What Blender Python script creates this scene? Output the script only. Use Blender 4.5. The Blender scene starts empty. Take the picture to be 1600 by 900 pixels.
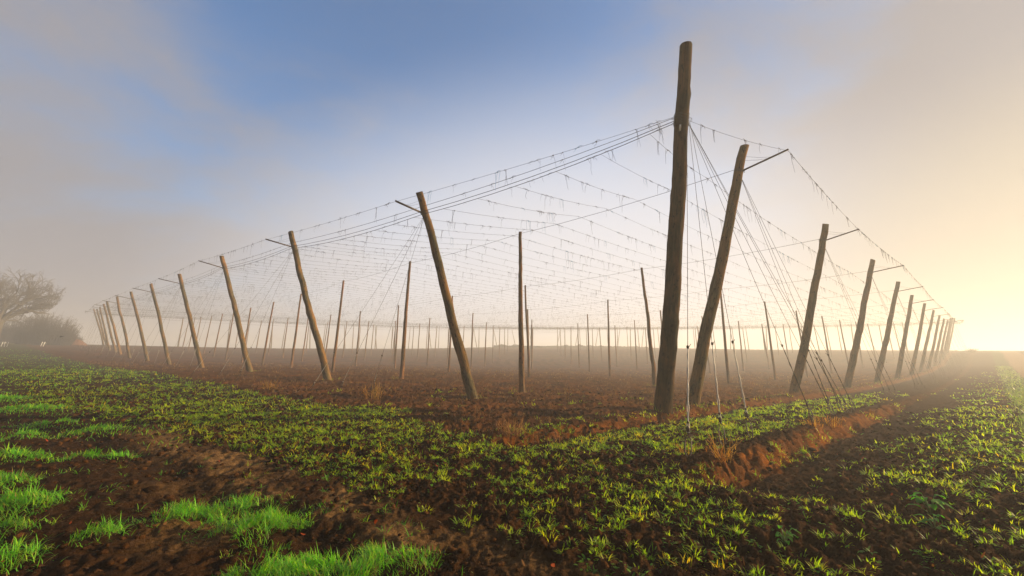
import bpy, math, random
import numpy as np
from mathutils import Vector, Matrix
random.seed(7)
rng = np.random.default_rng(11)
sc = bpy.context.scene
C = sc.collection
PI = math.pi

# ------------------------------------------------------------------ camera
EYE = 1.43
cam_d = bpy.data.cameras.new('camera')
cam = bpy.data.objects.new('camera', cam_d); C.objects.link(cam)
cam_d.sensor_width = 36.0
cam_d.lens = 666.143 / 1600 * 36
cam_d.shift_y = -76.27 / 1600
cam_d.clip_start = 0.05; cam_d.clip_end = 3000
X = Vector((0.9999, -0.0032, 0.0115)).normalized()
U = Vector((-0.0119, -0.2717, 0.9623)); U = (U - X * U.dot(X)).normalized()
Fw = U.cross(X).normalized()
M3 = Matrix((X, U, -Fw)).transposed()
cam.matrix_world = Matrix.Translation((0, 0, EYE)) @ M3.to_4x4()
sc.camera = cam

# ------------------------------------------------------------------ light
SUN_AZ, SUN_EL = math.radians(79), math.radians(15)
SUN_STRENGTH = 5.0
SKY_STRENGTH = 0.054
HAZE_DENSITY = 0.0038
sc.view_settings.view_transform = 'Standard'
sc.view_settings.look = 'None'
sc.view_settings.gamma = 1
sc.view_settings.use_curve_mapping = False
sc.view_settings.exposure = 1.33
sd = bpy.data.lights.new('sun', 'SUN'); sd.energy = SUN_STRENGTH; sd.angle = math.radians(0.5)
sd.color = (1.0, 0.72, 0.40)
so = bpy.data.objects.new('sun', sd); C.objects.link(so)
sdir = Vector((math.sin(SUN_AZ) * math.cos(SUN_EL), math.cos(SUN_AZ) * math.cos(SUN_EL), math.sin(SUN_EL)))
so.rotation_euler = sdir.to_track_quat('Z', 'Y').to_euler()
so.location = (40, 10, 30)

w = bpy.data.worlds.new('World'); sc.world = w; w.use_nodes = True
nt = w.node_tree; nt.nodes.clear()
def N(tree, t, **k):
    n = tree.nodes.new(t)
    for a, b in k.items():
        if a in n.inputs: n.inputs[a].default_value = b
        else: setattr(n, a, b)
    return n
out = N(nt, 'ShaderNodeOutputWorld'); bg = N(nt, 'ShaderNodeBackground'); bg.inputs['Strength'].default_value = SKY_STRENGTH
sky = N(nt, 'ShaderNodeTexSky', sky_type='NISHITA', sun_disc=False, sun_elevation=SUN_EL, sun_rotation=SUN_AZ,
        altitude=400, air_density=1.0, dust_density=1.0, ozone_density=2.0)
tc = N(nt, 'ShaderNodeTexCoord')
# thin morning cloud: a soft noise by direction, thicker towards both sides of a blue gap
mp = N(nt, 'ShaderNodeMapping'); mp.inputs['Scale'].default_value = (1.0, 1.0, 2.2); mp.inputs['Location'].default_value = (0.35, 0.1, 0.0)
ns = N(nt, 'ShaderNodeTexNoise'); ns.inputs['Scale'].default_value = 1.7; ns.inputs['Detail'].default_value = 9.0; ns.inputs['Roughness'].default_value = 0.56
ns.inputs['Distortion'].default_value = 0.4
nt.links.new(tc.outputs['Generated'], mp.inputs['Vector']); nt.links.new(mp.outputs[0], ns.inputs['Vector'])
gap_dir = Vector((math.sin(math.radians(-12)) * math.cos(math.radians(40)), math.cos(math.radians(-12)) * math.cos(math.radians(40)), math.sin(math.radians(40))))
dt = N(nt, 'ShaderNodeVectorMath', operation='DOT_PRODUCT'); nt.links.new(tc.outputs['Generated'], dt.inputs[0]); dt.inputs[1].default_value = gap_dir
def mathn(op, a, b=None, c=None):
    n = N(nt, 'ShaderNodeMath', operation=op)
    for i, v in enumerate((a, b, c)):
        if v is None: continue
        if hasattr(v, 'node'): nt.links.new(v, n.inputs[i])
        else: n.inputs[i].default_value = v
    return n.outputs[0]
g0 = mathn('MULTIPLY_ADD', dt.outputs['Value'], -3.3, 3.12)      # 0 in the gap, grows away from it
g1 = mathn('MULTIPLY_ADD', ns.outputs['Fac'], 1.9, -0.96)
mp2 = N(nt, 'ShaderNodeMapping'); mp2.inputs['Scale'].default_value = (1.2, 3.4, 4.5); mp2.inputs['Rotation'].default_value = (0.3, 0.5, 0.6); mp2.inputs['Location'].default_value = (5.1, 1.9, 0.3)
ns2 = N(nt, 'ShaderNodeTexNoise'); ns2.inputs['Scale'].default_value = 1.3; ns2.inputs['Detail'].default_value = 6.0; ns2.inputs['Roughness'].default_value = 0.55; ns2.inputs['Distortion'].default_value = 0.8
nt.links.new(tc.outputs['Generated'], mp2.inputs['Vector']); nt.links.new(mp2.outputs[0], ns2.inputs['Vector'])
g1 = mathn('ADD', g1, mathn('MULTIPLY_ADD', ns2.outputs['Fac'], 0.9, -0.42))
cl = mathn('ADD', g0, g1)
def vmap(v, a, b, hi=1.0):
    q = N(nt, 'ShaderNodeMapRange', interpolation_type='SMOOTHSTEP')
    q.inputs['From Min'].default_value = a; q.inputs['From Max'].default_value = b; q.inputs['To Max'].default_value = hi
    nt.links.new(v, q.inputs['Value']); return q.outputs[0]
def lobe(az, el, a, b, hi=1.0, sq=1.0):
    d = N(nt, 'ShaderNodeVectorMath', operation='DOT_PRODUCT'); m_ = N(nt, 'ShaderNodeMapping'); m_.inputs['Scale'].default_value = (1, 1, sq)
    nz = N(nt, 'ShaderNodeVectorMath', operation='NORMALIZE'); nt.links.new(tc.outputs['Generated'], m_.inputs['Vector']); nt.links.new(m_.outputs[0], nz.inputs[0]); nt.links.new(nz.outputs[0], d.inputs[0])
    az, el = math.radians(az), math.radians(el); vv = Vector((math.sin(az) * math.cos(el), math.cos(az) * math.cos(el), math.sin(el) * sq)).normalized(); d.inputs[1].default_value = vv
    return vmap(d.outputs['Value'], a, b, hi)
def cmix(f, a, b):
    q = N(nt, 'ShaderNodeMixRGB'); nt.links.new(f, q.inputs['Fac'])
    for k_, c_ in (('Color1', a), ('Color2', b)):
        if hasattr(c_, 'node'): nt.links.new(c_, q.inputs[k_])
        else: q.inputs[k_].default_value = (*c_, 1)
    return q.outputs[0]
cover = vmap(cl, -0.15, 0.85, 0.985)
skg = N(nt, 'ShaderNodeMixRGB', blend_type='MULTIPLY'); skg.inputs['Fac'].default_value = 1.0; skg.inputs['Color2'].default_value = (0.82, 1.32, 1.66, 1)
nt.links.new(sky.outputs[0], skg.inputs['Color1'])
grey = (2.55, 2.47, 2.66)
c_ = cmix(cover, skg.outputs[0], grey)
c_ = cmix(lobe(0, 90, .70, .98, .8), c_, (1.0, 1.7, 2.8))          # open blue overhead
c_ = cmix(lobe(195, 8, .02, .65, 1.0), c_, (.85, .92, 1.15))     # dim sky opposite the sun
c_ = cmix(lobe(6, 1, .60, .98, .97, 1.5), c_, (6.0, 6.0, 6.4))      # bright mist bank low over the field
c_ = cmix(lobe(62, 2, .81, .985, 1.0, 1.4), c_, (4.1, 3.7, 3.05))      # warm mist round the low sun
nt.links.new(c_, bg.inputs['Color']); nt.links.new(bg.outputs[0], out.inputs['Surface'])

sc.render.engine = 'CYCLES'
cy = sc.cycles
cy.use_denoising = True
cy.max_bounces = 6; cy.volume_bounces = 2; cy.transparent_max_bounces = 8; cy.diffuse_bounces = 3
cy.sample_clamp_indirect = 6

# ------------------------------------------------------------------ terrain shape
AZK = np.radians(np.arange(-75, 76, 15.))
RK = np.array([0, 6, 14, 24, 38, 56, 80, 110, 150, 190.])
TZ = np.array([[-0.01, 0.0, 0.04, 0.11, 0.25, 0.59, 1.28, 2.11, 3.4, 5.89], [-0.01, 0.0, 0.06, 0.15, 0.28, 0.48, 1.11, 2.08, 3.43, 5.14],
 [-0.02, 0.01, 0.07, 0.18, 0.31, 0.39, 0.92, 2.02, 3.5, 4.37], [-0.01, 0.0, 0.07, 0.18, 0.33, 0.38, 0.67, 1.93, 3.69, 4.4],
 [-0.01, 0.0, 0.04, 0.13, 0.25, 0.23, 0.39, 1.84, 4.12, 5.16], [-0.0, 0.0, 0.0, 0.02, 0.08, -0.05, 0.22, 1.74, 4.66, 6.67],
 [0.0, 0.0, -0.01, -0.03, -0.08, -0.18, 0.18, 1.61, 4.85, 6.88], [0.01, 0.0, -0.02, -0.08, -0.2, -0.14, 0.24, 1.44, 4.63, 6.09],
 [0.01, -0.0, -0.04, -0.11, -0.19, -0.06, 0.32, 1.29, 4.19, 5.65], [0.01, -0.01, -0.05, -0.11, -0.15, -0.01, 0.38, 1.27, 3.62, 4.84],
 [0.01, -0.01, -0.05, -0.1, -0.1, 0.05, 0.45, 1.29, 3.0, 4.04]])
def kn(v, K):
    i = np.clip(np.searchsorted(K, v) - 1, 0, len(K) - 2); t = np.clip((v - K[i]) / (K[i + 1] - K[i]), 0, 1)
    return i, t * t * (3 - 2 * t) * .35 + t * .65
def base_z(x, y):
    x = np.asarray(x, float); y = np.asarray(y, float)
    a = np.arctan2(x, y); r = np.hypot(x, y)
    back = np.clip((np.abs(a) - math.radians(75)) / math.radians(40), 0, 1)
    i, t = kn(a, AZK); j, s = kn(r, RK)
    z = TZ[i, j] * (1 - t) * (1 - s) + TZ[i + 1, j] * t * (1 - s) + TZ[i, j + 1] * (1 - t) * s + TZ[i + 1, j + 1] * t * s
    return z * (1 - back)
C0 = np.array([3.4381, 12.4793]); R2 = np.array([0.7368, 0.6761]); L2 = np.array([-0.6760, 0.7369])
Minv = np.linalg.inv(np.array([R2, L2]).T)
def uv_of(x, y):
    dx = np.asarray(x, float) - C0[0]; dy = np.asarray(y, float) - C0[1]
    return Minv[0, 0] * dx + Minv[0, 1] * dy, Minv[1, 0] * dx + Minv[1, 1] * dy
def xy_of(u, v):
    return C0[0] + R2[0] * u + L2[0] * v, C0[1] + R2[1] * u + L2[1] * v
def ss(a, b, x):
    t = np.clip((x - a) / (b - a), 0, 1); return t * t * (3 - 2 * t)
# gradient noise
_perm = rng.permutation(1024); _ang = rng.uniform(0, 2 * PI, 1024)
def perlin(x, y, seed=0):
    xi = np.floor(x).astype(np.int64); yi = np.floor(y).astype(np.int64); xf = x - xi; yf = y - yi
    u = xf * xf * xf * (xf * (xf * 6 - 15) + 10); v = yf * yf * yf * (yf * (yf * 6 - 15) + 10)
    def g(a, b):
        h = _ang[_perm[(_perm[(xi + a + seed * 37) & 1023] + yi + b) & 1023]]
        return np.cos(h) * (xf - a) + np.sin(h) * (yf - b)
    return (g(0, 0) * (1 - u) + g(1, 0) * u) * (1 - v) + (g(0, 1) * (1 - u) + g(1, 1) * u) * v
def fbm(x, y, f, o=4, seed=0, gain=.5):
    s = 0; a = 1; n = 0
    for k in range(o):
        s = s + a * perlin(x * f * 2 ** k + 13.7 * k, y * f * 2 ** k - 7.1 * k, seed + k); n += a; a *= gain
    return s / n * 1.6
# zones
TRV = np.array([-30, -4.8, -2.3, .46, 5.8, 9.6, 21.3, 40, 75, 140.]); TRU = np.array([-7.6, -7.96, -8.24, -9.1, -10.3, -11.9, -13.9, -17.5, -24, -40.])
UPV = np.array([-30, -.4, 5, 9, 24, 73, 140.]); UPU = np.array([-5.6, -5.6, -5.1, -6.4, -7.3, -14.6, -25.])
def zones(x, y):
    u, v = uv_of(x, y)
    n = fbm(x, y, .35, 3, 3); n2 = fbm(x, y, 1.3, 3, 9)
    ue = np.interp(v, TRV, TRU) + n * .7 + n2 * .25; uu = np.interp(v, UPV, UPU) + n * .9 + n2 * .3
    track = 1 - ss(-.25, .25, u - ue)
    garden = ss(-.3, .3, u - uu) * ss(-.7, -.4, v + n2 * .1)
    strip = (1 - track) * (1 - ss(-.3, .3, u - uu)) * ss(-1.8, .6, v)
    A = ss(-5.6, -4.8, u) * ss(-4.2, -3.9, v) * (1 - ss(-.7, -.4, v))
    brown = ss(-6, -4.4, u) * (1 - ss(-4.3, -4.0, v)) * ss(-6.2, -5.2, v + n * 1.1)
    farg = ss(-7.3, -6.7, -(-v) * 1.0 * -1) if False else (1 - ss(-7.4, -6.9, v + n * .25)) * ss(-.5, 1.5, u + n)
    farg = farg * ss(-9.0, -8.4, v + n * .2)
    ftrack = (1 - ss(-9.0, -8.5, v + n * .2)) * ss(-.5, 1.5, u + n) * ss(-12, -11.5, v)
    return dict(u=u, v=v, track=track, garden=garden, strip=strip, A=A, brown=brown, farg=farg, ftrack=ftrack, n=n, n2=n2, rut=(np.exp(-((u - ue + 1.25 + n * .25) / .26) ** 2) + np.exp(-((u - ue + 3.05 + n * .25) / .30) ** 2)) * track)
def step_z(u, v, wob):
    e1 = ss(-6.2, -5.2, u); e2 = ss(-5.6, -4.5, u)
    vv = v + wob
    b1 = -.13 * (1 - ss(-.75, -.45, vv)) * ss(-2.3, -.75, vv) + .05 * np.exp(-((vv + .3) / .25) ** 2)
    b2 = -.21 * (1 - ss(-4.18, -3.96, vv)) * ss(-6.2, -4.20, vv) + .06 * np.exp(-((vv + 3.75) / .22) ** 2)
    return b1 * e1 + b2 * e2 * (1 - .75 * ss(4, 22, u))
def smooth_z(x, y):
    u, v = uv_of(x, y)
    return base_z(x, y) + step_z(u, v, fbm(x, y, .6, 2, 21) * .16 + fbm(x, y, 2.4, 3, 23) * .14)
def ground_z(x, y, micro=True):
    x = np.asarray(x, float); y = np.asarray(y, float)
    z = smooth_z(x, y)
    if not micro: return z
    Z = zones(x, y); r = np.hypot(x, y); fade = 1 / (1 + (r / 60) ** 2)
    rough = .35 * Z['track'] + (1 - Z['track']) * 1.0
    rough = rough * (1 - .65 * Z['ftrack']) * (1 - .35 * Z['brown'])
    big = fbm(x, y, .9, 3, 5) * .05
    w1 = fbm(x, y, 1.5, 2, 31) * .12; w2 = fbm(x, y, 1.5, 2, 41) * .12
    cl = np.abs(fbm(x + w1, y + w2, 4.2, 3, 12)); clod = (.28 - cl) * .20
    fine = fbm(x, y, 17, 3, 17, .65) * .045
    bank = ss(-5.6, -4.5, Z['u']) * np.exp(-((Z['v'] + 4.15) / .3) ** 2)
    gully = (np.abs(fbm(x, y, 3.1, 5, 77, .62)) - .1) * .30 * bank
    row = Z['garden'] * .05 * np.cos(2 * PI * (Z['v'] + 1.44) / 1.375) * (r < 200)
    rut = Z['track'] * (fbm(x, y, .5, 2, 55) * .06) - .065 * Z['rut'] + .012 * np.cos(PI * 2 * (Z['v'] * 5.5 + Z['n2'])) * Z['rut']
    return z + (big + clod + fine) * rough * (.35 + .65 * fade) * (1 - .25 * bank) + row + rut - gully

# ------------------------------------------------------------------ mesh helpers
def mesh_np(name, V, Fq, mat, attrs=None, smooth=False):
    me = bpy.data.meshes.new(name)
    V = np.ascontiguousarray(V, np.float32); k = Fq.shape[1]
    me.vertices.add(len(V)); me.vertices.foreach_set('co', V.ravel())
    me.loops.add(Fq.size); me.loops.foreach_set('vertex_index', np.ascontiguousarray(Fq, np.int32).ravel())
    me.polygons.add(len(Fq)); me.polygons.foreach_set('loop_start', np.arange(0, Fq.size, k, dtype=np.int32))
    if smooth: me.polygons.foreach_set('use_smooth', np.ones(len(Fq), bool))
    me.update(calc_edges=True)
    if attrs is not None:
        at = me.color_attributes.new('tone', 'FLOAT_COLOR', 'POINT')
        cc_ = np.ones((len(V), 4), np.float32); cc_[:, :3] = attrs; at.data.foreach_set('color', cc_.ravel())
    me.materials.append(mat)
    return me
def link(name, me, parent=None):
    o = bpy.data.objects.new(name, me); C.objects.link(o)
    if parent is not None: o.parent = parent
    return o
def tag(o, label=None, cat=None, group=None, kind=None):
    if label: o['label'] = label
    if cat: o['category'] = cat
    if group: o['group'] = group
    if kind: o['kind'] = kind
    return o
def empty(name, loc):
    o = bpy.data.objects.new(name, None); C.objects.link(o); o.location = loc; o.empty_display_size = .2
    return o
class MB:
    """collects tubes and quads, all in world coordinates"""
    def __init__(s): s.V = []; s.F = []; s.n = 0
    def add(s, V, Fq):
        s.V.append(np.asarray(V, float)); s.F.append(np.asarray(Fq) + s.n); s.n += len(V)
    def tube(s, pts, rad, k=5, cap=True):
        P = np.asarray(pts, float); n = len(P); rad = np.broadcast_to(np.asarray(rad, float), (n,))
        T = np.gradient(P, axis=0); T /= np.linalg.norm(T, axis=1)[:, None] + 1e-9
        ref = np.array([0, 0, 1.]) if abs(T[:, 2]).mean() < .8 else np.array([1., 0, 0])
        A = np.cross(T, ref); A /= np.linalg.norm(A, axis=1)[:, None] + 1e-9; B = np.cross(T, A)
        a = np.arange(k) * 2 * PI / k
        V = P[:, None] + (A[:, None] * np.cos(a)[None, :, None] + B[:, None] * np.sin(a)[None, :, None]) * rad[:, None, None]
        i = np.arange(n - 1)[:, None] * k; j = np.arange(k)[None]; j2 = (j + 1) % k
        Fq = np.stack([i + j, i + j2, i + k + j2, i + k + j], -1).reshape(-1, 4)
        V = V.reshape(-1, 3)
        if cap:
            V = np.vstack([V, P[:1], P[-1:]]); c0 = n * k; c1 = c0 + 1
            q = [[c0, (b + 1) % k, b, c0] for b in range(k)]
            # fan caps as degenerate-free quads when k is even
            caps = []
            if k % 2 == 0:
                for b in range(0, k, 2):
                    caps.append([c0, (b + 2) % k, b + 1, b]); e = (n - 1) * k; caps.append([c1, e + b, e + b + 1, e + (b + 2) % k])
                Fq = np.vstack([Fq, caps])
        s.add(V, Fq)
    def lump(s, c, r, sq=1.0):
        # small six-sided blob with three rings
        k = 6; a = np.arange(k) * 2 * PI / k; V = []
        for h, q in ((-1, .35), (-.5, .9), (.45, .95), (1, .4)):
            for t in a: V.append((c[0] + math.cos(t) * r * q, c[1] + math.sin(t) * r * q, c[2] + h * r * sq))
        V = np.array(V); Fq = []
        for i in range(3):
            for j in range(k): Fq.append([i * k + j, i * k + (j + 1) % k, (i + 1) * k + (j + 1) % k, (i + 1) * k + j])
        for e in (0, 18):
            Fq.append([e, e + 1, e + 2, e + 3]); Fq.append([e, e + 3, e + 4, e + 5])
        s.add(V, Fq)
    def build(s, name, mat, parent=None, origin=(0, 0, 0), smooth=True):
        V = np.vstack(s.V) - np.asarray(origin, float)
        return link(name, mesh_np(name, V, np.vstack(s.F), mat, smooth=smooth), parent)

# ------------------------------------------------------------------ materials
def new_mat(name):
    m = bpy.data.materials.new(name); m.use_nodes = True; t = m.node_tree; t.nodes.clear()
    o = N(t, 'ShaderNodeOutputMaterial'); return m, t, o
def soil_material():
    m, t, o = new_mat('soil'); L = t.links.new
    b = N(t, 'ShaderNodeBsdfPrincipled'); b.inputs['Roughness'].default_value = 1.0; b.inputs['Specular IOR Level'].default_value = .03
    at = N(t, 'ShaderNodeVertexColor', layer_name='tone'); g = N(t, 'ShaderNodeTexCoord')
    n1 = N(t, 'ShaderNodeTexNoise'); n1.inputs['Scale'].default_value = 9; n1.inputs['Detail'].default_value = 8; n1.inputs['Roughness'].default_value = .65
    n2 = N(t, 'ShaderNodeTexNoise'); n2.inputs['Scale'].default_value = 48; n2.inputs['Detail'].default_value = 9; n2.inputs['Roughness'].default_value = .7
    L(g.outputs['Object'], n1.inputs['Vector']); L(g.outputs['Object'], n2.inputs['Vector'])
    r1 = N(t, 'ShaderNodeMapRange'); r1.inputs['From Min'].default_value = .3; r1.inputs['From Max'].default_value = .7; r1.inputs['To Min'].default_value = .55; r1.inputs['To Max'].default_value = 1.5
    r2 = N(t, 'ShaderNodeMapRange'); r2.inputs['From Min'].default_value = .3; r2.inputs['From Max'].default_value = .7; r2.inputs['To Min'].default_value = .6; r2.inputs['To Max'].default_value = 1.45
    L(n1.outputs['Fac'], r1.inputs['Value']); L(n2.outputs['Fac'], r2.inputs['Value'])
    mm = N(t, 'ShaderNodeMath', operation='MULTIPLY'); L(r1.outputs[0], mm.inputs[0]); L(r2.outputs[0], mm.inputs[1])
    vm = N(t, 'ShaderNodeVectorMath', operation='SCALE'); L(at.outputs['Color'], vm.inputs[0]); L(mm.outputs[0], vm.inputs['Scale'])
    L(vm.outputs[0], b.inputs['Base Color'])
    bp = N(t, 'ShaderNodeBump'); bp.inputs['Strength'].default_value = 1.0; bp.inputs['Distance'].default_value = .035
    ad = N(t, 'ShaderNodeMath', operation='MULTIPLY_ADD'); L(n1.outputs['Fac'], ad.inputs[0]); ad.inputs[1].default_value = 1.5; L(n2.outputs['Fac'], ad.inputs[2])
    L(ad.outputs[0], bp.inputs['Height']); L(bp.outputs[0], b.inputs['Normal']); L(b.outputs[0], o.inputs['Surface'])
    return m
def leaf_material(name, trans=.45, rough=.5, spec=.3):
    m, t, o = new_mat(name); L = t.links.new
    at = N(t, 'ShaderNodeVertexColor', layer_name='tone')
    b = N(t, 'ShaderNodeBsdfPrincipled'); b.inputs['Roughness'].default_value = rough; b.inputs['Specular IOR Level'].default_value = spec
    tr = N(t, 'ShaderNodeBsdfTranslucent'); mxs = N(t, 'ShaderNodeMixShader'); mxs.inputs[0].default_value = trans
    L(at.outputs['Color'], b.inputs['Base Color'])
    hs = N(t, 'ShaderNodeHueSaturation'); hs.inputs['Saturation'].default_value = 1.12; hs.inputs['Value'].default_value = 1.9; L(at.outputs['Color'], hs.inputs['Color']); L(hs.outputs[0], tr.inputs['Color'])
    L(b.outputs[0], mxs.inputs[1]); L(tr.outputs[0], mxs.inputs[2]); L(mxs.outputs[0], o.inputs['Surface'])
    return m
def wood_material(name, base, dark, warm, ring=6.0, streak=1.0):
    m, t, o = new_mat(name); L = t.links.new
    b = N(t, 'ShaderNodeBsdfPrincipled'); b.inputs['Roughness'].default_value = .95; b.inputs['Specular IOR Level'].default_value = .06
    g = N(t, 'ShaderNodeTexCoord'); oi = N(t, 'ShaderNodeObjectInfo')
    ofs = N(t, 'ShaderNodeVectorMath', operation='ADD'); sc_ = N(t, 'ShaderNodeVectorMath', operation='SCALE'); cx = N(t, 'ShaderNodeCombineXYZ')
    L(oi.outputs['Random'], cx.inputs[0]); L(oi.outputs['Random'], cx.inputs[2]); L(cx.outputs[0], sc_.inputs[0]); sc_.inputs['Scale'].default_value = 37
    L(g.outputs['Object'], ofs.inputs[0]); L(sc_.outputs[0], ofs.inputs[1])
    def noise(scale, vec, det=6, rough=.6):
        mpn = N(t, 'ShaderNodeMapping'); mpn.inputs['Scale'].default_value = vec; L(ofs.outputs[0], mpn.inputs['Vector'])
        nn = N(t, 'ShaderNodeTexNoise'); nn.inputs['Scale'].default_value = scale; nn.inputs['Detail'].default_value = det; nn.inputs['Roughness'].default_value = rough
        L(mpn.outputs[0], nn.inputs['Vector']); return nn.outputs['Fac']
    st = noise(1.0, (34, 34, 1.2)); pat = noise(1.0, (3, 3, 1.1), 4); rg = noise(1.0, (1.5, 1.5, ring), 3); cr_ = noise(1.0, (60, 60, .9), 3, .5)
    def ramp(v, a, b_):
        q = N(t, 'ShaderNodeMapRange'); q.inputs['From Min'].default_value = a; q.inputs['From Max'].default_value = b_; L(v, q.inputs['Value']); return q.outputs[0]
    def mix(f, c1, c2):
        q = N(t, 'ShaderNodeMixRGB'); L(f, q.inputs['Fac'])
        for k_, c_ in (('Color1', c1), ('Color2', c2)):
            if hasattr(c_, 'node'): L(c_, q.inputs[k_])
            else: q.inputs[k_].default_value = (*c_, 1)
        return q.outputs[0]
    c1 = mix(ramp(st, .35, .65), dark, base); c2 = mix(ramp(pat, .42, .62), c1, warm)
    c3 = mix(ramp(rg, .60, .80), c2, tuple(v * .5 for v in dark)); sp_ = noise(1.0, (11, 11, 5), 5, .65); c3b = mix(ramp(sp_, .57, .66), c3, tuple(v * .35 for v in dark)); c4 = mix(ramp(cr_, .60, .66), c3b, (.010, .007, .004))
    L(c4, b.inputs['Base Color'])
    bp = N(t, 'ShaderNodeBump'); bp.inputs['Strength'].default_value = 1.0; bp.inputs['Distance'].default_value = .03
    L(cr_ if False else st, bp.inputs['Height']); L(bp.outputs[0], b.inputs['Normal']); L(b.outputs[0], o.inputs['Surface'])
    return m
def plain(name, col, rough=.6, metal=0., var=.25, scale=12):
    m, t, o = new_mat(name); L = t.links.new
    b = N(t, 'ShaderNodeBsdfPrincipled'); b.inputs['Roughness'].default_value = rough; b.inputs['Metallic'].default_value = metal
    g = N(t, 'ShaderNodeTexCoord'); nn = N(t, 'ShaderNodeTexNoise'); nn.inputs['Scale'].default_value = scale; nn.inputs['Detail'].default_value = 4
    L(g.outputs['Object'], nn.inputs['Vector']); q = N(t, 'ShaderNodeMixRGB'); L(nn.outputs['Fac'], q.inputs['Fac'])
    q.inputs['Color1'].default_value = (*[c * (1 - var) for c in col], 1); q.inputs['Color2'].default_value = (*[c * (1 + var) for c in col], 1)
    L(q.outputs[0], b.inputs['Base Color']); L(b.outputs[0], o.inputs['Surface']); return m
M_soil = soil_material()
M_leaf = leaf_material('seedling_leaf', .55); M_grass = leaf_material('grass_blade', .5, .45); M_dry = leaf_material('dry_stalk', .25, .8, .1)
M_clod = soil_material(); M_clod.name = 'clod'
M_pole = wood_material('perimeter_wood', (.13, .11, .06), (.034, .028, .016), (.19, .105, .04), 1.4)
M_corner = wood_material('corner_wood', (.036, .031, .016), (.011, .009, .005), (.085, .042, .014), 2.2)
M_inner = wood_material('interior_wood', (.14, .095, .055), (.06, .04, .022), (.18, .085, .035), 3.0)
M_wire = plain('weathered_wire', (.03, .028, .028), .75, .1)
M_galv = plain('galvanised_wire', (.42, .42, .42), .5, .5)
M_steel = plain('rusty_steel', (.05, .036, .03), .7, .2)
M_twine = plain('old_twine', (.08, .08, .09), .9)
M_blue = plain('blue_twine', (.04, .14, .24), .9)
M_tagm = plain('pale_metal_tag', (.75, .73, .68), .5, .2)
M_bark = plain('grey_bark', (.06, .05, .036), .9, 0, .35, 3)
M_white = plain('white_paint', (.8, .8, .78), .5)
M_bird = plain('dark_feathers', (.02, .02, .022), .7)

# ------------------------------------------------------------------ ground: one sheet out to the horizon
def build_ground():
    fine = np.radians(np.arange(-56, 56.01, .16))
    coarse = np.radians(np.arange(60, 301, 5.0))
    az = np.concatenate([fine, coarse]); nA = len(az)
    rr = [0.25, .6, 1.1, 1.6, 2.1]; r = 2.4
    while r < 60: rr.append(r); r *= 1.0072
    while r < 660: rr.append(r); r *= 1.02
    rr = np.array(rr); nR = len(rr)
    A, R = np.meshgrid(az, rr, indexing='ij'); x = R * np.sin(A); y = R * np.cos(A)
    z = ground_z(x, y)
    Zs = zones(x, y); r_ = R
    # soil colours per zone; the bank-face orange has sunlight painted in
    dark = np.array([.030, .015, .006]); field = np.array([.036, .016, .0055]); gard = np.array([.070, .029, .009]); tan = np.array([.19, .11, .045])
    sunlit_bank = np.array([.17, .058, .009]); pale = np.array([.24, .16, .09]); green = np.array([.050, .085, .016])
    col = np.ones(x.shape + (3,)) * field
    def mixc(c, k): return col * (1 - k[..., None]) + c * k[..., None]
    col = mixc(dark, Zs['track'] * .75)
    tn = ss(-.15, .25, fbm(x, y, .8, 4, 66)) * Zs['track'] * ss(-10.8, -9.6, Zs['u']) ; col = mixc(tan, tn * .8)
    col = mixc(dark * .8, np.clip(Zs['rut'], 0, 1) * .6)
    col = mixc(gard, Zs['garden'])
    col = mixc(np.array([.13, .048, .012]), Zs['garden'] * ss(.05, .4, fbm(x, y, .7, 4, 191)) * .7)
    col = mixc(np.array([.03, .014, .006]), Zs['garden'] * ss(.05, .35, fbm(x, y, .28, 3, 195)) * .6)
    lit_face = ss(-5.6, -4.4, Zs['u']) * ss(-4.32, -4.18, Zs['v'] + Zs['n2'] * .15) * (1 - ss(-3.95, -3.8, Zs['v'])) * (1 - .8 * ss(3, 16, Zs['u'])); col = mixc(sunlit_bank, lit_face * (.45 + .55 * ss(-.2, .2, fbm(x, y, 2.2, 3, 88))))  # sun-facing bank side, its sunlit brightness put into the soil colour
    lit_face = ss(-6, -5.2, Zs['u']) * ss(-.85, -.7, Zs['v'] + Zs['n2'] * .2) * (1 - ss(-.5, -.35, Zs['v'])); col = mixc(sunlit_bank * .7, lit_face * .85)
    col = mixc(pale, Zs['ftrack'] * .85)
    # moss and tiny sprouts tint the soil of the far green strip and verge
    gk = np.clip(Zs['strip'] * ss(20, 45, r_) * .32 + Zs['farg'] * .75 + (1 - ss(.0, .5, Zs['track'])) * 0, 0, 1); col = mixc(green, gk)
    col = mixc(green, np.clip(Zs['track'] * ss(12, 30, r_) * ss(-.1, .3, Zs['n']), 0, 1) * .6)
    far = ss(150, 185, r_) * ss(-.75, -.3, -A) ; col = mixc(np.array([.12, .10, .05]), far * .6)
    idx = np.arange(nA * nR).reshape(nA, nR); nx = np.roll(idx, -1, axis=0)
    Fq = np.stack([idx[:, :-1], idx[:, 1:], nx[:, 1:], nx[:, :-1]], -1).reshape(-1, 4)
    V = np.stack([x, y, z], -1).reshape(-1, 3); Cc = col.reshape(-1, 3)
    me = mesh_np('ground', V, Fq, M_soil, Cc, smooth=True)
    o = link('ground', me); tag(o, kind='structure')
    # close the small hole under the tripod
    k = np.arange(nA); Vc = np.vstack([V[idx[:, 0]], [[0, 0, float(ground_z(0., 0.))]]])
    q = []
    for a in range(0, nA - 1, 2): q.append([nA, a, (a + 1) % nA, (a + 2) % nA])
    m2 = mesh_np('ground_centre', Vc, np.array(q), M_soil, np.ones((len(Vc), 3)) * field)
    o2 = link('ground_centre', m2); tag(o2, kind='structure')
build_ground()

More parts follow.
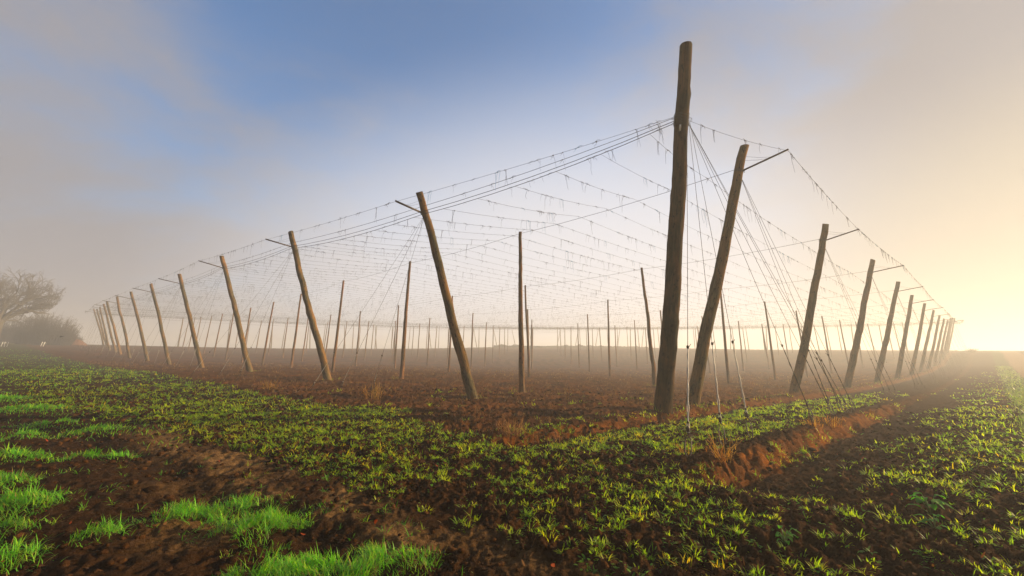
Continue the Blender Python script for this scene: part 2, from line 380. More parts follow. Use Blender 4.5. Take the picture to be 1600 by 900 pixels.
# ------------------------------------------------------------------ blades (all plants are built of these)
def blades(P, az, ln, wd, bend, lean=None, seg=3):
    """P (n,3) roots; returns verts, quads (n*seg)"""
    n = len(P); k = seg + 1; t = np.linspace(0, 1, k)[None]
    bend = np.asarray(bend)[:, None]; ln = np.asarray(ln)[:, None]; wd = np.asarray(wd)[:, None]
    th = bend * t                              # angle from vertical grows along the blade
    ds = ln / seg
    lean = 0 if lean is None else np.asarray(lean)[:, None]
    ang = lean + th; h = np.cumsum(np.concatenate([np.zeros((n, 1)), (np.cos(ang) * ds)[:, 1:]], 1), 1); o_ = np.cumsum(np.concatenate([np.zeros((n, 1)), (np.sin(ang) * ds)[:, 1:]], 1), 1)
    cx, sx = np.cos(az)[:, None], np.sin(az)[:, None]
    ctr = np.stack([P[:, 0:1] + cx * o_, P[:, 1:2] + sx * o_, P[:, 2:3] + h], -1)
    prof = np.interp(t[0], [0, .35, .75, 1], [.6, 1, .75, .06])[None] * wd * .5
    side = np.stack([-sx * prof, cx * prof, np.zeros_like(prof)], -1)
    V = np.stack([ctr - side, ctr + side], 2).reshape(n * k * 2, 3)
    b = (np.arange(n) * k * 2)[:, None]; s_ = (np.arange(seg) * 2)[None]
    q = b + s_; Fq = np.stack([q, q + 1, q + 3, q + 2], -1).reshape(-1, 4)
    return V, Fq
class Plants:
    def __init__(s): s.V = []; s.F = []; s.C = []; s.n = 0
    def add(s, V, Fq, col, per):
        s.V.append(V); s.F.append(Fq + s.n); s.C.append(np.repeat(col, per, axis=0)); s.n += len(V)
    def build(s, name, mat, parent=None, origin=(0, 0, 0)):
        return link(name, mesh_np(name, np.vstack(s.V) - np.asarray(origin), np.vstack(s.F), mat, np.vstack(s.C)), parent)
def tufts(pl, x, y, nb, lmin, lmax, wd, spread, cols, seg=3, bend=(.3, 1.3), lean=(.1, 1.0), sink=.005):
    n = len(x)
    if n == 0: return
    size = rng.uniform(.45, 1.0, n) ** 1.2 * 1.3
    X_ = np.repeat(x, nb); Y_ = np.repeat(y, nb); S_ = np.repeat(size, nb); m = n * nb
    a = rng.uniform(0, 2 * PI, m); rd = np.sqrt(rng.uniform(0, 1, m)) * spread * S_
    px = X_ + np.cos(a) * rd; py = Y_ + np.sin(a) * rd; pz = ground_z(px, py) - sink
    az = a + rng.normal(0, .7, m)
    ci = rng.integers(0, len(cols), n); base = np.array(cols)[ci]; base = np.repeat(base, nb, axis=0) * rng.uniform(.75, 1.25, (m, 1)) * (1 + rng.normal(0, .06, (m, 3)))
    V, Fq = blades(np.stack([px, py, pz], -1), az, rng.uniform(lmin, lmax, m) * S_, wd * rng.uniform(.7, 1.3, m), rng.uniform(*bend, m), rng.uniform(*lean, m), seg)
    pl.add(V, Fq, np.clip(base, .004, .9), (seg + 1) * 2)
def scatter(rmin, rmax, dens, azr=(-54, 54)):
    a0, a1 = math.radians(azr[0]), math.radians(azr[1]); area = (a1 - a0) / 2 * (rmax ** 2 - rmin ** 2); n = int(area * dens)
    r = np.sqrt(rng.uniform(rmin ** 2, rmax ** 2, n)); a = rng.uniform(a0, a1, n); return r * np.sin(a), r * np.cos(a)
GREENS = [(.21, .33, .010), (.28, .38, .012), (.14, .25, .012), (.33, .39, .016), (.16, .28, .018)]
YELLOWG = [(.32, .34, .016), (.38, .31, .02)]
def seed_density(x, y):
    Z = zones(x, y); u, v = Z['u'], Z['v']
    cl = fbm(x, y, .9, 3, 91); c2 = fbm(x, y, 3.0, 2, 95); c = .12 + .88 * ss(-.30, .22, cl + .9 * c2)
    B = (1 - Z['track']) * (1 - ss(-1.8, .6, v)) * (1 - Z['A']) * (1 - Z['brown'] * .93) * (1 - Z['farg'])
    gp = ss(.15, .45, fbm(x, y, .55, 3, 97)) * ss(-.1, .9, v)
    Ad = Z['A'] * ss(-3.7, -3.2, v) * (1 - ss(-1.2, -.7, v)) * (1 - ss(5, 26, u))
    rr_ = np.hypot(x, y); d = Z['strip'] * (np.sqrt(c) * (1 - ss(10, 24, rr_)) + c * .62 * ss(10, 24, rr_)) + B * c * (.85 - .3 * ss(0, 12, u)) + Ad * c * 1.2 + Z['garden'] * gp * .55 * (1 - ss(14, 24, np.hypot(x, y))) * c
    return np.clip(d, 0, 1) * (1 - Z['ftrack'])
def seedlings():
    pl = Plants()
    for (r0, r1, dens, nb, lm, lx, wd, sp, seg) in ((2.6, 7, 170, 24, .025, .080, .0075, .045, 3), (7, 13, 150, 15, .04, .11, .013, .06, 2),
                                           (13, 24, 60, 11, .05, .14, .022, .10, 2), (24, 45, 12, 9, .07, .18, .042, .18, 2), (45, 90, 3.0, 8, .09, .22, .075, .35, 1)):
        x, y = scatter(r0, r1, dens); k = rng.uniform(0, 1, len(x)) < seed_density(x, y); x, y = x[k], y[k]
        bl = rng.uniform(0, 1, len(x)) < .35; tufts(pl, x[bl], y[bl], max(5, nb // 2), lm * .7, lx * .62, wd * 2.4, sp * 1.1, [(.10, .25, .014), (.14, .28, .02), (.08, .19, .02)], max(2, seg), (.5, 1.6), (.5, 1.4)); x, y = x[~bl], y[~bl]
        h = fbm(x, y, .5, 2, 101) > .18
        tufts(pl, x[~h], y[~h], nb, lm, lx, wd, sp, GREENS, seg); tufts(pl, x[h], y[h], nb, lm, lx, wd, sp, GREENS + YELLOWG, seg)
    o = pl.build('seedling_cover', M_leaf); tag(o, 'low bright green cover crop seedlings sprouting from the brown soil', 'seedlings', kind='stuff')
seedlings()
LUSH = [(.10, .33, .018), (.15, .42, .022), (.08, .26, .018), (.26, .43, .03)]
CLUMPS = [(-1.10, 3.50, .62, .33), (-1.55, 3.30, .45, .25), (-2.10, 4.22, .45, .46), (-2.72, 4.80, .36, .20), (-3.02, 4.52, .32, .22), (-2.55, 4.30, .2, .1), (-4.75, 4.55, .55, .40), (-5.6, 5.1, .5, .35),
          (-3.28, 3.95, .22, .13), (-6.9, 6.4, .55, .28), (-5.8, 6.65, .5, .18), (-6.2, 6.2, .25, .12), (-11.6, 11.0, 1.0, .6), (-9.3, 9.3, .6, .35), (-3.6, 3.5, .35, .2), (-8.2, 7.9, .35, .2), (-14.5, 12.9, .9, .9), (-4.2, 4.05, .25, .18), (-7.7, 8.6, .6, .3)]
def lush():
    pl = Plants()
    for (cx, cy_, a, b) in CLUMPS:
        d = math.hypot(cx, cy_); n = int(a * b * PI * 6400 / max(1, (d / 5.0)) ** 1.6); wd = .0042 * max(1, d / 4.6)
        # elliptical clump, long axis across the view
        e = math.atan2(-cx, cy_); q = rng.uniform(0, 2 * PI, n); rd = np.sqrt(rng.uniform(0, 1, n)) * 1.12 * (1 + .35 * np.sin(3 * q + cx * 9) + .2 * np.sin(5 * q + cy_ * 7))
        ox = np.cos(q) * rd * a; oy = np.sin(q) * rd * b; x = cx + ox * math.cos(e) - oy * math.sin(e); y = cy_ + ox * math.sin(e) + oy * math.cos(e)
        k = (fbm(x, y, 2.6, 3, 61) > -.08 - .32 * (1 - np.clip(rd, 0, 1.2))) & (rng.uniform(0, 1, n) < 1.25 - .75 * np.clip(rd, 0, 1.3)); x, y, rd = x[k], y[k], rd[k]; n = len(x)
        mound = .09 * np.clip(1 - rd ** 2, 0, 1); z = ground_z(x, y) + mound - .012
        hf = (1.05 - .5 * np.clip(rd, 0, 1)) * (1 + .35 * fbm(x, y, 4, 2, 67))
        az = rng.uniform(0, 2 * PI, n) * .6 + fbm(x, y, 2, 2, 71) * 6
        tone = np.array(LUSH)[rng.integers(0, 4, n)] * (1 + .45 * fbm(x, y, 3, 2, 73))[:, None] * rng.uniform(.8, 1.2, (n, 1))
        dead = rng.uniform(0, 1, n) < .06 + .12 * np.clip(rd - .5, 0, 1); tone[dead] = np.array((.34, .25, .08)) * rng.uniform(.5, 1.1, (int(dead.sum()), 1))
        V, Fq = blades(np.stack([x, y, z], -1), az, rng.uniform(.05, .155, n) * hf, wd * rng.uniform(.7, 1.3, n), rng.uniform(.3, 2.0, n), rng.uniform(0, .7, n), 3)
        pl.add(V, Fq, np.clip(tone, .004, .9), 8)
    # grass verge along the far right track, and thin grass over the far left track
    for r0, r1, dens, wd in ((9, 20, 420, .010), (20, 45, 100, .022), (45, 110, 16, .06)):
        x, y = scatter(r0, r1, dens, (38, 54)); Z = zones(x, y); k = rng.uniform(0, 1, len(x)) < Z['farg']; x, y = x[k], y[k]; n = len(x)
        tone = np.array([(.13, .19, .04), (.17, .20, .05), (.09, .16, .03)])[rng.integers(0, 3, n)] * rng.uniform(.8, 1.2, (n, 1))
        V, Fq = blades(np.stack([x, y, ground_z(x, y) - .01], -1), rng.uniform(0, 2 * PI, n), rng.uniform(.08, .2, n), np.full(n, wd), rng.uniform(.3, 1.2, n), rng.uniform(0, .5, n), 2); pl.add(V, Fq, tone, 6)
    for r0, r1, dens, wd in ((9, 20, 90, .010), (20, 45, 26, .03), (45, 110, 5, .07)):
        x, y = scatter(r0, r1, dens, (-56, -26)); Z = zones(x, y)
        dn = Z['track'] * ss(.0, .3, fbm(x, y, .4, 3, 111) + .25 * ss(14, 40, np.hypot(x, y))) + Z['strip'] * .22 * ss(18, 30, np.hypot(x, y))
        k = rng.uniform(0, 1, len(x)) < dn; x, y = x[k], y[k]; n = len(x)
        tone = np.array(LUSH)[rng.integers(0, 4, n)] * rng.uniform(.8, 1.3, (n, 1))
        V, Fq = blades(np.stack([x, y, ground_z(x, y) - .01], -1), rng.uniform(0, 2 * PI, n), rng.uniform(.06, .15, n), np.full(n, wd), rng.uniform(.3, 1.2, n), rng.uniform(0, .5, n), 2); pl.add(V, Fq, tone, 6)
    # stray single sprigs on the bare track
    x, y = scatter(2.8, 10, 11, (-56, 20)); Z = zones(x, y); k = (Z['track'] > .6) & (fbm(x, y, .7, 2, 121) > 0); tufts(pl, x[k], y[k], 9, .03, .10, .004, .03, LUSH, 3)
    o = pl.build('lush_grass', M_grass); tag(o, 'lush bright green grass in ragged clumps on the dark muddy track', 'grass', kind='stuff')
lush()
STRAW = [(.20, .12, .05), (.15, .075, .03), (.26, .17, .07), (.10, .05, .025)]
FEET = [(-1.35,16.78),(-10.03,24.76),(-19.04,32.73),(5.80,14.58),(13.92,22.18),(22.29,29.79),(4.30,12.85),(.52,20.01),(8.83,27.62),(-6.83,28.12)]
def stubble():
    pl = Plants()
    for fx, fy in FEET:
        a = rng.uniform(0, 2 * PI, 26); q = rng.uniform(.2, .6, 26); tufts(pl, fx + np.cos(a) * q, fy + np.sin(a) * q, 6, .05, .2, .009, .06, STRAW + GREENS[:2], 2, (0, .7), (0, .7))
    for r0, r1, dens, nb, lm, lx, wd, sp in ((9, 18, 16, 6, .04, .14, .006, .05), (18, 34, 8, 5, .05, .18, .013, .1), (34, 70, 2.2, 5, .08, .2, .03, .25)):
        x, y = scatter(r0, r1, dens); Z = zones(x, y); rowk = .5 + .5 * np.cos(2 * PI * (Z['v'] + 1.44) / 1.375)
        k = rng.uniform(0, 1, len(x)) < Z['garden'] * (.25 + .75 * rowk) ; tufts(pl, x[k], y[k], nb, lm, lx, wd, sp, STRAW, 2, (0, .7), (0, .7))
    x, y = scatter(3, 12, 5); Z = zones(x, y); k = (fbm(x, y, .8, 2, 131) > .05) & (Z['track'] < .5); tufts(pl, x[k], y[k], 4, .04, .12, .004, .04, STRAW, 2, (0, .8), (.2, 1.3))
    o = pl.build('dry_stubble', M_dry); tag(o, 'dry brown weed stubble standing on the bare garden soil', 'stubble', kind='stuff')
    # straw lying on the soil
    pl = Plants(); x, y = scatter(2.8, 12, 34); Z = zones(x, y); k = rng.uniform(0, 1, len(x)) < .25 + .5 * (fbm(x, y, .9, 2, 141) > .1); x, y = x[k], y[k]; n = len(x)
    tone = np.array([(.22, .14, .07), (.13, .08, .04), (.3, .22, .12)])[rng.integers(0, 3, n)] * rng.uniform(.7, 1.2, (n, 1))
    V, Fq = blades(np.stack([x, y, ground_z(x, y) + .006], -1), rng.uniform(0, 2 * PI, n), rng.uniform(.02, .09, n), rng.uniform(.002, .005, n), rng.uniform(-.3, .4, n), np.full(n, 1.45), 2); pl.add(V, Fq, tone, 6)
    o = pl.build('straw_litter', M_dry); tag(o, 'short pieces of straw lying on the muddy soil', 'straw litter', kind='stuff')
stubble()
def lumps():
    V = []; Fq = []; Cc = []; n0 = 0
    ico = np.array([(0, 0, -1), (.72, -.53, -.45), (-.28, -.85, -.45), (-.89, 0, -.45), (-.28, .85, -.45), (.72, .53, -.45), (.28, -.85, .45), (-.72, -.53, .45), (-.72, .53, .45), (.28, .85, .45), (.89, 0, .45), (0, 0, 1)])
    T = np.array([(0, 1, 2), (1, 0, 5), (0, 2, 3), (0, 3, 4), (0, 4, 5), (1, 5, 10), (2, 1, 6), (3, 2, 7), (4, 3, 8), (5, 4, 9), (1, 10, 6), (2, 6, 7), (3, 7, 8), (4, 8, 9), (5, 9, 10), (6, 10, 11), (7, 6, 11), (8, 7, 11), (9, 8, 11), (10, 9, 11)])
    for r0, r1, dens, s0, s1 in ((2.6, 6, 260, .006, .038), (6, 12, 110, .010, .055), (12, 22, 26, .025, .07)):
        x, y = scatter(r0, r1, dens); Z = zones(x, y); k = rng.uniform(0, 1, len(x)) < (1 - .6 * Z['track']) * (1 - .5 * Z['garden']) * (1 - .85 * ss(-5.6, -4.6, Z['u']) * np.exp(-((Z['v'] + 4.15) / .45) ** 2)) * (.3 + .7 * (fbm(x, y, 1, 2, 151) > -.1)); x, y = x[k], y[k]; n = len(x)
        s = s0 + (s1 - s0) * rng.uniform(0, 1, n) ** 3
        P = ico[None] * (1 + rng.uniform(-.35, .35, (n, 12, 1))) * s[:, None, None] * np.stack([rng.uniform(.7, 1.3, n), rng.uniform(.7, 1.3, n), rng.uniform(.45, .8, n)], -1)[:, None]
        P = P + np.stack([x, y, ground_z(x, y) + s * .25], -1)[:, None]
        V.append(P.reshape(-1, 3)); Fq.append((T[None] + (np.arange(n) * 12)[:, None, None]).reshape(-1, 3) + n0); n0 += n * 12
        c = np.array([(.045, .020, .007), (.065, .029, .010), (.03, .015, .006), (.065, .03, .011)])[rng.integers(0, 4, n)]; Cc.append(np.repeat(c, 12, axis=0))
    o = link('soil_clods', mesh_np('soil_clods', np.vstack(V), np.vstack(Fq), M_clod, np.vstack(Cc))); tag(o, 'brown crumbly soil clods lying between the seedlings', 'soil clods', kind='stuff')
    # fallen leaves
    x, y = scatter(2.8, 12, 13.0); k = rng.uniform(0, 1, len(x)) < .25 + .75 * ss(-.1, .25, fbm(x, y, .8, 2, 181)); x, y = x[k], y[k]; n = len(x); z = ground_z(x, y) + .015; a = rng.uniform(0, 2 * PI, n); s = rng.uniform(.008, .026, n); tl = rng.normal(0, .5, (n, 2))
    L_ = []
    for (px, py, pz) in ((-1, 0, .1), (-.3, .55, -.1), (.5, .45, .1), (1.1, 0, .35), (.5, -.45, .1), (-.3, -.55, -.1)):
        qx = px * s; qy = py * s; L_.append(np.stack([x + qx * np.cos(a) - qy * np.sin(a), y + qx * np.sin(a) + qy * np.cos(a), z + pz * s + qx * tl[:, 0] + qy * tl[:, 1]], -1))
    V = np.stack(L_, 1).reshape(-1, 3); b = (np.arange(n) * 6)[:, None]; Fq = np.vstack([b + np.array([[0, 1, 4, 5]]), b + np.array([[1, 2, 3, 4]])])
    c = np.array([(.22, .045, .012), (.12, .05, .015), (.06, .03, .012), (.16, .08, .03), (.05, .025, .01), (.09, .045, .018)])[rng.integers(0, 6, n)]
    o = link('fallen_leaves', mesh_np('fallen_leaves', V, Fq, M_dry, np.repeat(c, 6, axis=0))); tag(o, 'small curled brown and rusty fallen leaves scattered on the soil', 'fallen leaves', kind='stuff')
lumps()

# ------------------------------------------------------------------ poles
LP = [((-1.35,16.78),(-3.48,14.83,7.40)), ((-10.03,24.76),(-12.24,22.60,8.09)), ((-19.04,32.73),(-21.27,30.46,8.49)), ((-28.13,40.71),(-30.26,38.32,8.59)), ((-37.26,48.69),(-39.10,45.92,8.90)), ((-46.26,56.66),(-48.38,54.13,9.19)), ((-55.46,64.64),(-56.25,60.96,9.40)), ((-63.96,72.61),(-66.69,70.67,9.89)), ((-72.08,80.59),(-74.16,78.08,10.31)), ((-80.37,88.57),(-81.89,85.61,10.57)), ((-88.28,96.54),(-91.21,94.82,11.11)), ((-96.38,104.52),(-99.63,102.70,12.02))]
RP = [((5.80,14.58),(7.51,12.47,8.19)), ((13.92,22.18),(15.40,19.91,8.02)), ((22.29,29.79),(24.27,27.87,8.16)), ((30.56,37.39),(33.03,35.92,8.22)), ((38.87,44.99),(40.18,42.54,8.12)), ((47.22,52.59),(49.12,50.65,8.42)), ((55.39,60.20),(58.82,59.62,8.69)), ((63.69,67.80),(67.13,67.33,8.84)), ((71.97,75.40),(75.30,74.88,9.13)), ((80.42,83.01),(82.30,81.18,9.55))]
IP = {(1, 1):(0.52,20.01,7.46,-0.12), (1, 2):(-6.83,28.12,7.56,-0.03), (1, 3):(-14.40,36.22,7.52,-0.01), (1, 4):(-21.85,44.33,7.43,-0.03), (1, 5):(-29.22,52.43,7.49,0.13), (1, 6):(-36.59,60.54,7.48,-0.09), (2, 1):(8.83,27.62,7.44,-0.24), (2, 2):(1.49,35.72,7.43,-0.33), (2, 3):(-6.06,43.83,7.54,0.00), (2, 4):(-13.46,51.93,7.38,-0.20), (2, 5):(-20.89,60.04,7.38,-0.15), (3, 1):(17.17,35.22,7.53,0.22), (3, 2):(9.64,43.32,7.48,0.17), (3, 4):(-5.26,59.53,7.50,-0.02), (3, 5):(-12.65,67.64,7.31,-0.06), (4, 1):(25.35,42.82,7.49,0.08), (4, 3):(10.45,59.03,7.62,0.01), (5, 1):(33.57,50.42,7.40,-0.07), (6, 1):(41.86,58.03,7.43,0.05)}
U1, SU, V1, SV, UEND, VEND = 3.108, 11.245, 7.531, 10.999, 138.05, 136.0
nRv = np.array([.6761, -.7368, 0]); nLv = np.array([-.6684, -.7438, 0]); rv = np.array([.7368, .6761, 0]); lv = np.array([-.6760, .7369, 0]); lrow = np.array([-.7438, .6684, 0])
for k in (10, 11, 12):
    bx, by = xy_of(U1 + SU * k, 0); zz = float(base_z(bx, by)); RP.append(((float(bx), float(by)), (float(bx) + nRv[0] * 2.75 + rv[0] * .3, float(by) + nRv[1] * 2.75 + rv[1] * .3, zz + 8.2)))
ORD = ['first', 'second', 'third', 'fourth', 'fifth', 'sixth', 'seventh', 'eighth', 'ninth', 'tenth', 'eleventh', 'twelfth', 'thirteenth', 'fourteenth']
def shaft(name, B, T, r0, r1, mat, parent=None, sides=8, rings=10, crook=.02, seed=0, bury=.25, slant=.12, knots=0):
    B = np.array(B, float); T = np.array(T, float); d = T - B; L_ = np.linalg.norm(d); rs = np.random.default_rng(seed)
    h = np.linspace(-bury, L_, rings); a = np.arange(sides) * 2 * PI / sides
    off = np.cumsum(rs.normal(0, 1, (rings, 2)), 0); off -= np.linspace(0, 1, rings)[:, None] * off[-1]; off *= crook * L_ / 8 / (abs(off).max() + 1e-6) * 2
    off[0] = 0; rad = r0 + (r1 - r0) * np.clip(h / L_, 0, 1); rad = rad * (1 + rs.normal(0, .015, rings)) * np.where(h < .5, 1 + .10 * (1 - np.clip(h, 0, .5) / .5), 1)
    sh = 1 + rs.normal(0, .03, sides)[None] + rs.normal(0, .018, (rings, sides))
    V = np.stack([off[:, :1] + np.cos(a)[None] * rad[:, None] * sh, off[:, 1:] + np.sin(a)[None] * rad[:, None] * sh, np.repeat(h[:, None], sides, 1) + 0 * sh], -1)
    V[-1, :, 2] += np.cos(a + rs.uniform(0, 6)) * slant * r1 * 2
    for _ in range(knots):
        i = rs.integers(2, rings - 2); j = rs.integers(0, sides); V[i, j, :2] *= 1.12
    V = V.reshape(-1, 3); Fq = []
    for i in range(rings - 1):
        for j in range(sides): Fq.append([i * sides + j, i * sides + (j + 1) % sides, (i + 1) * sides + (j + 1) % sides, (i + 1) * sides + j])
    e = (rings - 1) * sides; n = len(V); V = np.vstack([V, V[e:e + sides].mean(0) + [0, 0, .006]])
    for j in range(0, sides, 2): Fq.append([n, e + j, e + j + 1, e + (j + 2) % sides])
    me = mesh_np(name, V, np.array(Fq), mat, smooth=True)
    q = Vector(d / L_).to_track_quat('Z', 'Y')
    o = link(name, me, parent)
    if parent is None: o.location = Vector(B)
    else: o.location = Vector(B) - parent.location
    o.rotation_mode = 'QUATERNION'; o.rotation_quaternion = q
    try:
        me.polygons.foreach_set('use_smooth', np.array([len(set(f)) == 4 and f[0] != n for f in Fq])); me.update()
    except Exception: pass
    return o
def coil(mb, c, axis, rad, turns, r, pitch):
    axis = np.array(axis) / np.linalg.norm(axis); A = np.cross(axis, [1, 0, 0]); A /= np.linalg.norm(A); B = np.cross(axis, A)
    t = np.linspace(0, turns * 2 * PI, int(turns * 14)); P = np.array(c) + (A * np.cos(t)[:, None] + B * np.sin(t)[:, None]) * rad * (1 + .04 * np.sin(t * 3.3))[:, None] + axis * (t / 2 / PI * pitch)[:, None]
    mb.tube(P, r, 4)
gz = lambda x, y: float(smooth_z(np.array([x]), np.array([y]))[0])
ATT = {'L': [], 'R': []}; TIP = {'L': [], 'R': []}
def perimeter_pole(side, k, b, t):
    n = nLv if side == 'L' else nRv; d = lrow if side == 'L' else rv
    B = np.array([b[0], b[1], gz(*b)]); T = np.array(t); ax = (T - B) / np.linalg.norm(T - B)
    row = 'left' if side == 'L' else 'right'
    look = 'lit golden, leaning outward left' if side == 'L' else 'dark backlit, leaning outward right'
    root = empty('leaning_pole', B)
    pos = 'nearest' if k == 0 else ORD[k]
    tag(root, '%s pole %s, %s in the %s row from the corner' % (('thick' if k < 2 else 'tall' if k < 6 else 'distant hazy'), look, ORD[k], row), 'pole', 'leaning poles along the %s edge' % row)
    s = 14 if k < 4 else 8
    r0 = .205 if side == 'R' else .19
    shaft('shaft', B, T, r0, .135, M_pole, root, s, 22 if k < 4 else 10, .03, k * 7 + (3 if side == 'L' else 90), knots=8 if k < 4 else 0)
    A = B + (T - B) * (.90 if side == 'R' else .895); ATT[side].append(A)
    S_ = {('L', 0): (1.27, .11), ('L', 1): (1.49, .12), ('L', 2): (1.63, .24), ('R', 0): (1.42, .23), ('R', 1): (1.47, .26)}.get((side, k), (1.72, .2))
    tip = A + n * S_[0] + np.array([0, 0, S_[1]]); TIP[side].append(tip)
    mb = MB(); sdir_ = (tip - A) / np.linalg.norm(tip - A); side_ = np.cross(sdir_, [0, 0, 1]); side_ /= np.linalg.norm(side_); upv = np.cross(side_, sdir_)
    # an angle-iron strut: two thin flanges
    for (w_, q_) in ((side_, upv),):
        st_ = A + ax * -.03 + n * .08; pr = []
        for P in (st_, tip):
            for aa, bb in ((0, 0), (.05, 0), (.05, .012), (.012, .012), (.012, .055), (0, .055)): pr.append(P + w_ * aa + q_ * bb)
        mb.add(pr, [[e, (e + 1) % 6, (e + 1) % 6 + 6, e + 6] for e in range(6)] + [[0, 3, 2, 1], [0, 5, 4, 3], [6, 7, 8, 9], [6, 9, 10, 11]])
    st = mb.build('strut', M_steel, root, B, False)
    if k < 8:
        for f_, e_ in ((.955, .62), (.94, .58)):
            mb = MB(); P0 = B + (T - B) * f_ + n * .1; P1 = A + (tip - A) * (e_ + .1); mid = (P0 + P1) / 2 - np.array([0, 0, .03]); mb.tube([P0, mid, P1], .004, 4); mb.build('tie_wire', M_wire, root, B)
        mb = MB(); coil(mb, A - ax * .02, ax, .155, 4, .006, .03); mb.build('wire_binding', M_wire, root, B); mb = MB(); mb.lump(tip + [0, 0, .03], .03); mb.build('wire_clip', M_wire, st, B)
for k, (b, t) in enumerate(LP): perimeter_pole('L', k, b, t)
for k, (b, t) in enumerate(RP): perimeter_pole('R', k, b, t)
# corner post
CB = np.array([4.30, 12.846, gz(4.30, 12.846)]); CT = np.array([4.835, 10.046, 8.582 + EYE]); CA = CB + (CT - CB) * .7936; cax = (CT - CB) / np.linalg.norm(CT - CB)
root = empty('corner_post', CB); tag(root, 'thickest and tallest dark log post at the near corner, with a pale tag', 'post')
shaft('shaft', CB, CT, .232, .162, M_corner, root, 20, 46, .022, 555, slant=.1, knots=26)
mb = MB(); coil(mb, CA + cax * -.16, cax, .20, 15, .007, .024); mb.build('wire_binding', M_wire, root, CB)
for i in range(6):
    a = i * 1.1; mb = MB(); mb.tube([CA + np.array([math.cos(a) * .19, math.sin(a) * .19, .05]), CA + np.array([math.cos(a) * .30, math.sin(a) * .28, .10 - .03 * i]), CA + np.array([math.cos(a + .4) * .26, math.sin(a + .4) * .26, -.08])], .005, 4); mb.build('wire_end', M_wire, root, CB)
mb = MB(); tdir = Vector((-.45, -1, 0)).normalized(); tp = CB + (CT - CB) * .765 + np.array(tdir) * .205; sx = np.array([-tdir.y, tdir.x, 0]); th = np.array(tdir)
pr = [tp + sx * a + cax * b_ + th * c for c in (0, .012) for (a, b_) in ((-.022, -.09), (.022, -.09), (.022, .09), (-.022, .09))]
mb.add(pr, [[0, 1, 2, 3], [7, 6, 5, 4], [0, 4, 5, 1], [1, 5, 6, 2], [2, 6, 7, 3], [3, 7, 4, 0]]); mb.build('metal_tag', M_tagm, root, CB, False)

# interior poles on their grid
top_of = {}
NI, NJ = 12, 12
for i in range(1, NI + 1):
    for j in range(1, NJ + 1):
        if (i, j) in IP: bx, by, H, ln_ = IP[(i, j)]; dy = 0
        else:
            bx, by = xy_of(U1 - .17 + SU * (i - 1), V1 + SV * (j - 1)); bx += random.gauss(0, .12); by += random.gauss(0, .12); H = 7.46 + random.gauss(0, .06); ln_ = random.gauss(0, .12); dy = random.gauss(0, .12)
        z = gz(bx, by); B = (bx, by, z); T = (bx + ln_, by + dy, z + H); top_of[(i, j)] = np.array(T)
        near = by < 32
        big = 0.135 if near else .115
        if by < 150:
            o = shaft('hop_pole', B, T, big, .075, M_inner, None, 12 if near else 6, 26 if near else 9, .05 if (i, j) == (2, 1) else .016, i * 31 + j, knots=14 if near else 0)
            tag(o, '%s upright pole, %s back in the line behind the %s right-row pole' % ('thin knotty' if near else 'slim brown' if by < 70 else 'faint hazy', ORD[j - 1], ORD[i - 1]), 'pole', 'upright poles inside the hop garden')
# back edges
def back_pole(B, n, lab, cat='pole'):
    z = gz(*B); P = (B[0], B[1], z); T = (B[0] + n[0] * 2.6, B[1] + n[1] * 2.6, z + 8.0)
    o = shaft('back_pole', P, T, .17, .12, M_pole, None, 6, 6, .03, int(abs(B[0] * 13))); tag(o, lab, cat, 'leaning poles along the far edges'); return np.array(T)
BR = []; BL = []
for j in range(NJ):
    x_, y_ = xy_of(UEND + 4, V1 + SV * j); BR.append(back_pole((float(x_), float(y_)), rv, 'faint far-edge pole leaning away, %s from the right end of the garden' % ORD[j]))
for i in range(NI + 1):
    x_, y_ = xy_of(U1 + SU * i, VEND + 4); BL.append(back_pole((float(x_), float(y_)), lv, 'faint far-edge pole slanting left, %s from the left end of the garden' % ORD[i]))

# ------------------------------------------------------------------ wires
def sagline(P, s, n=3):
    P = [np.array(p, float) for p in P]; o_ = [P[0]]
    for a, b in zip(P[:-1], P[1:]):
        for k in range(1, n + 1):
            t = k / n; q = a + (b - a) * t; q[2] -= 4 * t * (1 - t) * s; o_.append(q)
    return np.array(o_)
def remnant_proto(seed):
    rs = np.random.default_rng(seed); mb = MB()
    mb.lump((0, 0, 0), rs.uniform(.012, .022), .7)
    for _ in range(rs.integers(1, 4)):
        x0 = rs.uniform(-.09, .09); L_ = .07 + .42 * rs.uniform() ** 1.8; dx = rs.normal(0, .05); pts = [(x0, rs.normal(0, .01), 0)]
        for q in (.35, .7, 1.0): pts.append((x0 + dx * q + rs.normal(0, .012), rs.normal(0, .015), -L_ * q))
        mb.tube(pts, [.0042, .0038, .0032, .0025], 3, False)
    if rs.uniform() < .6: mb.tube([(-.1, 0, .015), (-.03, .01, .025), (.06, -.01, .01), (.12, 0, -.02)], .005, 3, False)
    if rs.uniform() < .35: mb.tube([(0, 0, 0), (.02, 0, .05), (.045, .01, .075)], .004, 3, False)
    return np.vstack(mb.V), np.vstack(mb.F)
PRO = [remnant_proto(s) for s in range(14)]
PRO_ME = [mesh_np('twine_scrap', v, f, M_blue if s in (2, 9) else M_twine) for s, (v, f) in enumerate(PRO)]
def place_on(P, step, rs):
    seg = np.linalg.norm(np.diff(P, axis=0), axis=1); cum = np.concatenate([[0], np.cumsum(seg)]); s = .5; o_ = []
    while s < cum[-1] - .4:
        o_.append((np.array([np.interp(s, cum, P[:, q]) for q in range(3)]), s)); s += step * (.15 + .72 * min(rs.exponential(), 3.5))
    return o_
